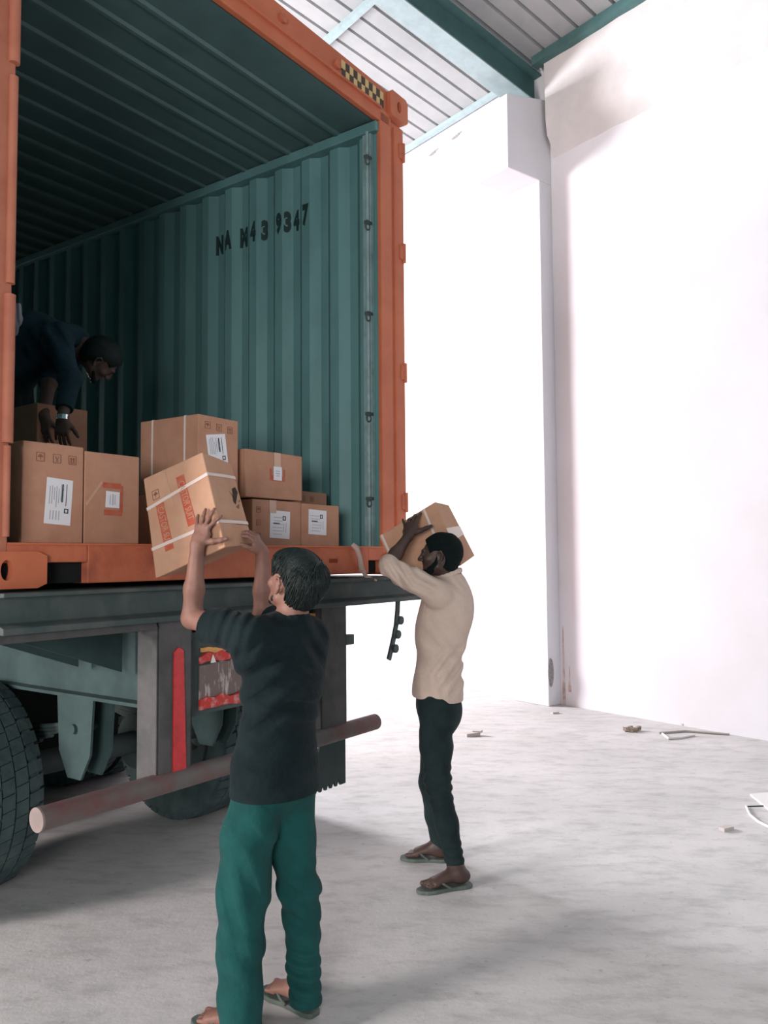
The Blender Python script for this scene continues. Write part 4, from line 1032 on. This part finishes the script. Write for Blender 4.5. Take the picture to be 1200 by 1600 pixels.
# shirt
S = Solid()
tops = (shL + shR) / 2
S.rib(shL + Z3 * .004, shR + Z3 * .004, fA, (.070, .064), (.070, .062), .06)
S.cap(neckb - Z3 * .018, tops, .070, .075, .06)
S.rib(tops - Z3 * .04, chest, rA, (.165, .105), (.160, .118), .05); S.rib(chest, pel, rA, (.156, .115), (.162, .122), .05); S.rib(pel, pel - Z3 * .09, rA, (.166, .130), (.178, .144), .05)
S.ell(shR - fA * .01 - Z3 * .05, (.060, .06, .085), k=.06); S.ell(shL - Z3 * .05, (.06, .06, .08), k=.06)
sl = elL * .66 + shL * .34; S.chain([shL, shL * .6 + elL * .4, sl + Z3 * -.010], [.064, .064, .070], .04)
slR = elR * .80 + shR * .20; S.chain([shR, slR], [.066, .062], .04)
d = nrm(elL - shL); S.cut(sl, d, sl, .10); d = nrm(elR - shR); S.cut(slR, d, slR, .10)
S.cut(pel - Z3 * .095, -Z3)
S.disp = folds([(pp(470, 1100, 2.9), .22, (.35, 0, .94), .075, .0085), (pp(400, 1080, 2.9), .20, (-.5, 0, .86), .09, .007), (pp(440, 1180, 2.9), .20, (.3, 0, .95), .085, .007),
                (pp(375, 985, 2.9), .13, (1, 0, -.3), .045, .005), (pp(495, 1010, 3.0), .12, (.9, 0, .5), .05, .006), (pp(420, 1000, 2.88), .14, (.75, 0, -.66), .08, .005)], 11, .003)
S.mesh(VOX, 'shirt', M_shirtA, pA)
# collar
S = Solid(); cc = neckb - Z3 * .002
ring = [cc + (rA * cos(a) * .062 + fA * sin(a) * .060) + Z3 * (.004 - .012 * sin(a)) for a in np.linspace(0, 2 * pi, 17)]
S.chain(ring, [.013] * 17, .01); S.mesh(.004, 'collar', M_shirtA, pA)
# trousers
S = Solid()
S.rib(pel - Z3 * .06, (hipL + hipR) / 2 - Z3 * .02, rA, (.145, .105), (.152, .108), .05)
pL = [hipL - Z3 * .01, pp(388, 1310, 2.92), pp(379, 1400, 2.89), pp(375, 1480, 2.85), pp(375, 1555, 2.79), pp(377, 1605, 2.75)]
pR = [hipR - Z3 * .01, pp(455, 1310, 3.05), pp(468, 1395, 3.01), pp(473, 1450, 2.98), pp(474, 1505, 2.95), pp(478, 1562, 2.90)]
S.chain(pL, [.080, .094, .088, .076, .068, .066], .035); S.chain(pR, [.084, .087, .070, .060, .053, .058], .035)
S.cut(pL[-1] - Z3 * .018, -Z3, pL[-1], .12); S.cut(pR[-1] - Z3 * .012, -Z3, pR[-1], .12)
S.disp = folds([(pp(470, 1410, 3.0), .17, (.45, 0, .9), .075, .008), (pp(380, 1400, 2.85), .22, (.9, 0, .35), .085, .005), (pp(474, 1525, 2.9), .11, (.15, 0, 1), .035, .007),
                (pp(375, 1555, 2.9), .11, (-.2, 0, 1), .042, .008), (pp(430, 1300, 2.9), .2, (.75, 0, .65), .12, .007), (pp(376, 1490, 2.85), .14, (.6, 0, .8), .07, .005)], 23, .003)
S.mesh(VOX, 'trousers', M_trouA, pA)
sandal(pA, htL, toL, M_sandal); sandal(pA, heR, toR, M_sandal)
MB().obox(pp(351, 1298, 2.87) - V3(pA.location), (0, .3, 1), (0, 1, -.3), (1, 0, 0), .030, .006, .003).build('side_tag', M_white, pA)

# ------------------------------------------------------------ man in the beige shirt
fB = az(-76); rB = az(14)
pB = thing('person', 'person in beige long-sleeved shirt and black trousers, side on, lifting a carton', 'person', zfloor(690, 1372))
S = Solid()
hc = pp(687, 868, 4.12); P, hf, hu, hs = head(S, hc, az(-84, .02), Z3 + fB * .06, .93)
PB = P
neckb = pp(706, 905, 4.17); S.cap(P(0, -.03, -.05), neckb, .050, .060, .03)
sc = pp(698, 926, 4.18); shL, shR = sc - rB * .155, sc + rB * .165 + Z3 * .02; shL = shL + fB * .02
chest = pp(690, 985, 4.19); pel = pp(684, 1075, 4.19)
S.rib(shL, shR, fB, (.055, .055), (.055, .055), .05)
S.rib(sc - Z3 * .03, chest, rB, (.145, .09), (.14, .095), .05); S.rib(chest, pel, rB, (.135, .09), (.125, .09), .05)
elL = pp(606, 884, 4.02); wrL = pp(638, 838, 4.13)
S.chain([shL, elL], [.048, .037], .03); S.chain([elL, elL * .6 + wrL * .4, wrL], [.036, .034, .023], .02)
bn = V3(Rb.root.matrix_world.to_3x3() @ Rb.pt('front', .4, .6)[1])
hand(S, wrL, pp(645, 800, 4.22) - wrL, bn, V3((1, .15, -.1)), curl=(.12, .22, .30, .10), splay=(.14, -.06, -.24, -.46), scale=1.06, thumb=(1.0, .1), wr=.024)
elR = pp(625, 900, 4.46); bR, bn2 = face_point(Rb, 'bottom', .5, .5, .03)
wrR = bR + V3((-.03, .02, -.05))
S.chain([shR, elR], [.048, .037], .03); S.chain([elR, wrR], [.036, .024], .02)
hand(S, wrR, V3((.7, .1, .35)), bn2, V3((0, -1, 0)), curl=(.1,) * 4, scale=.95, thumb=(.6, .2))
hipL, hipR = pel - rB * .085 - Z3 * .06, pel + rB * .085 - Z3 * .06
knL, knR = pp(684, 1222, 4.10), pp(674, 1222, 4.38); anL, anR = pp(712, 1352, 4.08), pp(688, 1325, 4.42)
S.chain([hipL, knL, anL], [.070, .046, .034], .03); S.chain([hipR, knR, anR], [.070, .046, .034], .03)
heL, toL = V3(zfloor(733, 1385)), V3(zfloor(655, 1396)); heR, toR = V3(zfloor(700, 1346)), V3(zfloor(629, 1343))
foot(S, heL, toL, anL, .02); foot.flip = True; foot(S, heR, toR, anR, .02); foot.flip = False
S.mesh(VOX, 'body', M_skin2, pB)
for x in (-1, 1):
    MB().cyl(P(x * .031, .080, .007), P(x * .031, .0895, .007), .008, .004, 14).v
    e = MB(); c_ = Vector(P(x * .031, .083, .007)) - pB.location
    n = 10; V = [c_ + Vector((cos(a) * cos(b), sin(a) * cos(b), sin(b))) * .0095 for b in np.linspace(-pi / 2, pi / 2, n) for a in np.linspace(0, 2 * pi, 12, endpoint=False)]
    e.add(V, [(i * 12 + j, i * 12 + (j + 1) % 12, (i + 1) * 12 + (j + 1) % 12, (i + 1) * 12 + j) for i in range(n - 1) for j in range(12)]); e.build('eye', M_eye, pB, smooth=True)
S = Solid(); S.ell(P(0, -.016, .030), (.087, .104, .093), fx=hs, fz=hu, k=.02); S.ell(P(0, -.055, -.02), (.066, .05, .07), fx=hs, fz=hu, k=.04)
nz2 = rnoise(9, 24, 60, 190); S.disp = lambda X: -nz2(X) * .0038
S.cut(P(0, .058, .03), hf * 1 - hu * .40)
for x in (-1, 1): S.cut(P(0, -.024, .006), hf * .8 - hu * .55, P(x * .090, .015, -.028), .052)
S.mesh(.0032, 'hair', M_curly, pB)
S = Solid(); S.chain([P(-.070, .006, -.004), P(-.060, .022, -.050), P(-.046, .045, -.078), P(-.025, .072, -.094), P(0, .080, -.098), P(.025, .072, -.094), P(.046, .045, -.078), P(.060, .022, -.05)], [.007, .012, .017, .017, .018, .017, .017, .012], .01)
S.cap(P(-.018, .089, -.036), P(.018, .089, -.036), .006, .006, .006); S.disp = lambda X: -nz2(X) * .002
S.mesh(.0032, 'beard', M_curly, pB)
# shirt
S = Solid()
S.rib(shL, shR, fB, (.066, .062), (.066, .060), .06); S.cap(neckb - Z3 * .02, sc, .066, .075, .06); S.cap(neckb - Z3 * .02, neckb * .62 + P(0, -.03, -.05) * .38 - Z3 * .022, .062, .055, .03)
S.rib(sc - Z3 * .03, chest, rB, (.155, .112), (.152, .128), .05); S.rib(chest, pel, rB, (.150, .120), (.150, .118), .05); S.rib(pel, pel - Z3 * .06, rB, (.15, .118), (.155, .124), .05)
S.ell(sc - fB * .06 - Z3 * .08, (.14, .075, .12), fx=rB, k=.05)
S.ell(sc + fB * .06 - Z3 * .12, (.13, .07, .13), fx=rB, k=.05)
slL = elL * .96 + shL * .04; S.chain([shL, shL * .5 + elL * .5, slL, elL * .93 + wrL * .07], [.064, .056, .047, .049], .03)
slR = elR; S.chain([shR, elR, elR * .8 + wrR * .2], [.062, .048, .046], .03)
ce = elL * .80 + wrL * .20; S.cut(ce, nrm(wrL - elL), ce, .07); ce = elR * .8 + wrR * .2; S.cut(ce, nrm(wrR - elR), ce, .08)
# hem dips towards the back and the front
hem = pp(685, 1094, 4.12)
S.cut(hem, nrm(-Z3 + fB * .12))
S.disp = folds([(pp(715, 1045, 4.1), .17, (-.75, 0, .66), .060, .009), (pp(680, 1010, 4.05), .20, (.8, 0, .5), .085, .006), (pp(625, 895, 4.0), .11, (.75, 0, .5), .045, .008), (pp(660, 912, 4.0), .10, (.5, 0, .85), .05, .006),
                (pp(670, 1070, 4.1), .13, (.9, 0, .2), .06, .004), (pp(705, 920, 4.1), .09, (.8, 0, .6), .04, .003)], 31, .0025)
S.mesh(VOX, 'shirt', M_shirtB, pB)
S = Solid(); ax1 = nrm(neckb - P(0, -.03, -.05)); cc = neckb * .55 + P(0, -.03, -.05) * .45 - Z3 * .012
ring = [cc + (rB * cos(a) * .054 + fB * sin(a) * .058) - Z3 * (.022 * sin(a)) for a in np.linspace(0, 2 * pi, 17)]
S.chain(ring, [.010] * 17, .01); S.chain([r_ + Z3 * .007 for r_ in ring], [.007] * 17, .01); S.mesh(.0036, 'collar', M_shirtB, pB)
# cuffs rolled at the elbow
S = Solid(); a, b = elL * .90 + wrL * .10, elL * .80 + wrL * .20; S.cap(a, b, .046, .043, .01); S.cut(b, nrm(wrL - elL)); S.cut(a, -nrm(wrL - elL)); S.mesh(.0036, 'rolled_cuff', M_shirtB, pB)
# trousers
S = Solid(); S.rib(pel, (hipL + hipR) / 2 - Z3 * .02, rB, (.128, .108), (.135, .112), .05)
gl = pp(702, 1118, 4.15); S.ell(gl, (.11, .055, .08), fx=rB, k=.05)
S.chain([hipL, hipL * .45 + knL * .55, knL, knL * .5 + anL * .5, anL + Z3 * .0], [.086, .078, .062, .056, .047], .03)
S.chain([hipR, hipR * .45 + knR * .55, knR, knR * .5 + anR * .5, anR + Z3 * .0], [.086, .078, .062, .054, .047], .03)
S.cut(anL - Z3 * .01, -Z3, anL, .1); S.cut(anR - Z3 * .01, -Z3, anR, .1)
S.disp = folds([(pp(684, 1225, 4.1), .15, (.3, 0, .95), .05, .005), (pp(680, 1140, 4.1), .14, (.7, 0, .7), .07, .004), (pp(708, 1335, 4.08), .10, (0, 0, 1), .04, .004)], 41, .002)
S.mesh(VOX, 'trousers', M_trouB, pB)
sandal(pB, heL, toL, M_sandal); sandal(pB, heR, toR, M_sandal)

# ------------------------------------------------------------ third worker, bent over inside the container
fC = az(78); rC = az(168)
pC = thing('person', 'person in navy clothes with dark hair, bending over boxes in the dark container', 'person', Vector((0, 0, 0)))
hipc = pp(8, 590, 4.35); pC.location = Vector((hipc[0], hipc[1], ZS)); 
S = Solid(); hc = pp(157, 562, 4.30); hfd = nrm(V3((.45, .42, -.80))); P, hf, hu, hs = head(S, hc, hfd, nrm(V3((.80, .0, .55))), .95)
neckb = pp(118, 530, 4.33); S.cap(P(0, -.03, -.05), neckb, .05, .06, .03)
shc = pp(100, 540, 4.33); shN, shF = shc + V3((0.03, -.17, -.0)), shc + V3((-.02, .17, 0)); mid = pp(55, 530, 4.34)
S.cap(shN, shF, .06, .06, .05); S.rib(shc, mid, (0, 1, 0), (.15, .10), (.14, .11), .05); S.rib(mid, hipc, (0, 1, 0), (.14, .11), (.15, .12), .05)
elN, wrN = pp(110, 592, 4.05), pp(98, 652, 3.93); elF, wrF = pp(76, 600, 4.25), pp(68, 650, 4.05)
S.chain([shN, elN, wrN], [.05, .038, .026], .03); S.chain([shF, elF, wrF], [.05, .038, .028], .03)
hand(S, wrN, V3((-.05, .0, -1)), V3((0, -1, 0)), V3((1, 0, 0)), curl=(.3,) * 4, scale=.95); hand(S, wrF, V3((.05, -.05, -1)), V3((-.2, -1, 0)), V3((1, 0, 0)), curl=(.2,) * 4, scale=.98)
hN, hF = hipc + V3((0, -.10, -.02)), hipc + V3((0, .10, -.02)); kN, kF = hN + V3((.10, -.02, -.42)), hF + V3((.06, .02, -.42)); aN, aF = V3((hN[0] - .02, hN[1], ZS + .10)), V3((hF[0] - .04, hF[1], ZS + .10))
S.chain([hN, kN, aN], [.09, .055, .04], .03); S.chain([hF, kF, aF], [.09, .055, .04], .03)
for a_ in (aN, aF):
    S.rib(a_ - Z3 * .05, a_ + fC * .14 - Z3 * .07, rC, (.04, .04), (.045, .022), .02)
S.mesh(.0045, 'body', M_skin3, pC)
S = Solid(); S.ell(P(0, -.016, .030), (.092, .108, .097), fx=hs, fz=hu, k=.02); S.ell(P(0, -.055, -.02), (.070, .05, .07), fx=hs, fz=hu, k=.04); nz3 = rnoise(14, 14, 20, 90); S.disp = lambda X: -nz3(X) * .005
S.cut(P(0, .060, .03), hf * 1 - hu * .40)
for x in (-1, 1): S.cut(P(0, -.002, -.0), hf * .8 - hu * .55, P(x * .085, .02, -.03), .062)
S.mesh(.004, 'hair', M_hair, pC)
S = Solid(); S.chain([P(-.060, .020, -.045), P(-.050, .045, -.075), P(-.025, .072, -.092), P(0, .080, -.096), P(.03, .07, -.09), P(.055, .03, -.06)], [.010, .016, .016, .017, .016, .012], .01); S.mesh(.0045, 'beard', M_hair, pC)
S = Solid(); S.cap(shN, shF, .075, .072, .06); S.rib(shc, mid, (0, 1, 0), (.165, .115), (.16, .135), .05); S.rib(mid, hipc, (0, 1, 0), (.16, .135), (.165, .14), .05); S.cap(neckb, shc, .065, .08, .05)
S.chain([shN, elN, wrN * .8 + elN * .2], [.066, .052, .042], .03); S.chain([shF, elF], [.066, .054], .03)
S.cut(wrN * .8 + elN * .2, nrm(wrN - elN), wrN, .09); S.cut(elF, nrm(wrF - elF), elF, .08)
S.disp = folds([(pp(80, 540, 4.15), .22, (.8, 0, .5), .08, .009), (pp(40, 520, 4.15), .2, (.9, 0, -.3), .09, .008), (pp(105, 600, 4.1), .12, (.1, 0, 1), .05, .006)], 51, .003)
S.mesh(.0045, 'shirt', M_shirtC, pC)
S = Solid(); S.rib(hipc, hipc - Z3 * .08, (0, 1, 0), (.16, .14), (.15, .13), .05); S.chain([hN, kN, aN + Z3 * .02], [.10, .08, .065], .03); S.chain([hF, kF, aF + Z3 * .02], [.10, .08, .065], .03)
S.disp = folds([(kN, .2, (.3, 0, 1), .08, .006)], 61, .003); S.cut(aN - Z3 * .02, -Z3); S.mesh(.005, 'trousers', M_trouB, pC)
# pale cloth tucked at his back, and a bright watch on the near wrist
S = Solid(); c0 = pp(24, 478, 4.14); S.loft([c0, c0 + V3((.01, -.01, -.07)), c0 + V3((.0, -.02, -.16))], (1, 0, 0), [(.030, .014), (.034, .014), (.020, .010)], .02)
S.disp = folds([(c0, .3, (1, 0, .1), .022, .003)], 71, .001); S.mesh(.004, 'pocket_cloth', mat('pale_cloth', (.40, .38, .42), .9), pC)
wt = MB(); wc = Vector(wrN) - pC.location; wt.cyl(wc + Vector((0, 0, -.010)), wc + Vector((0, 0, .012)), .030, n=20); o = wt.build('watch', mat('watch_metal', (.8, .85, .85), .15, 1.0), pC, smooth=True)
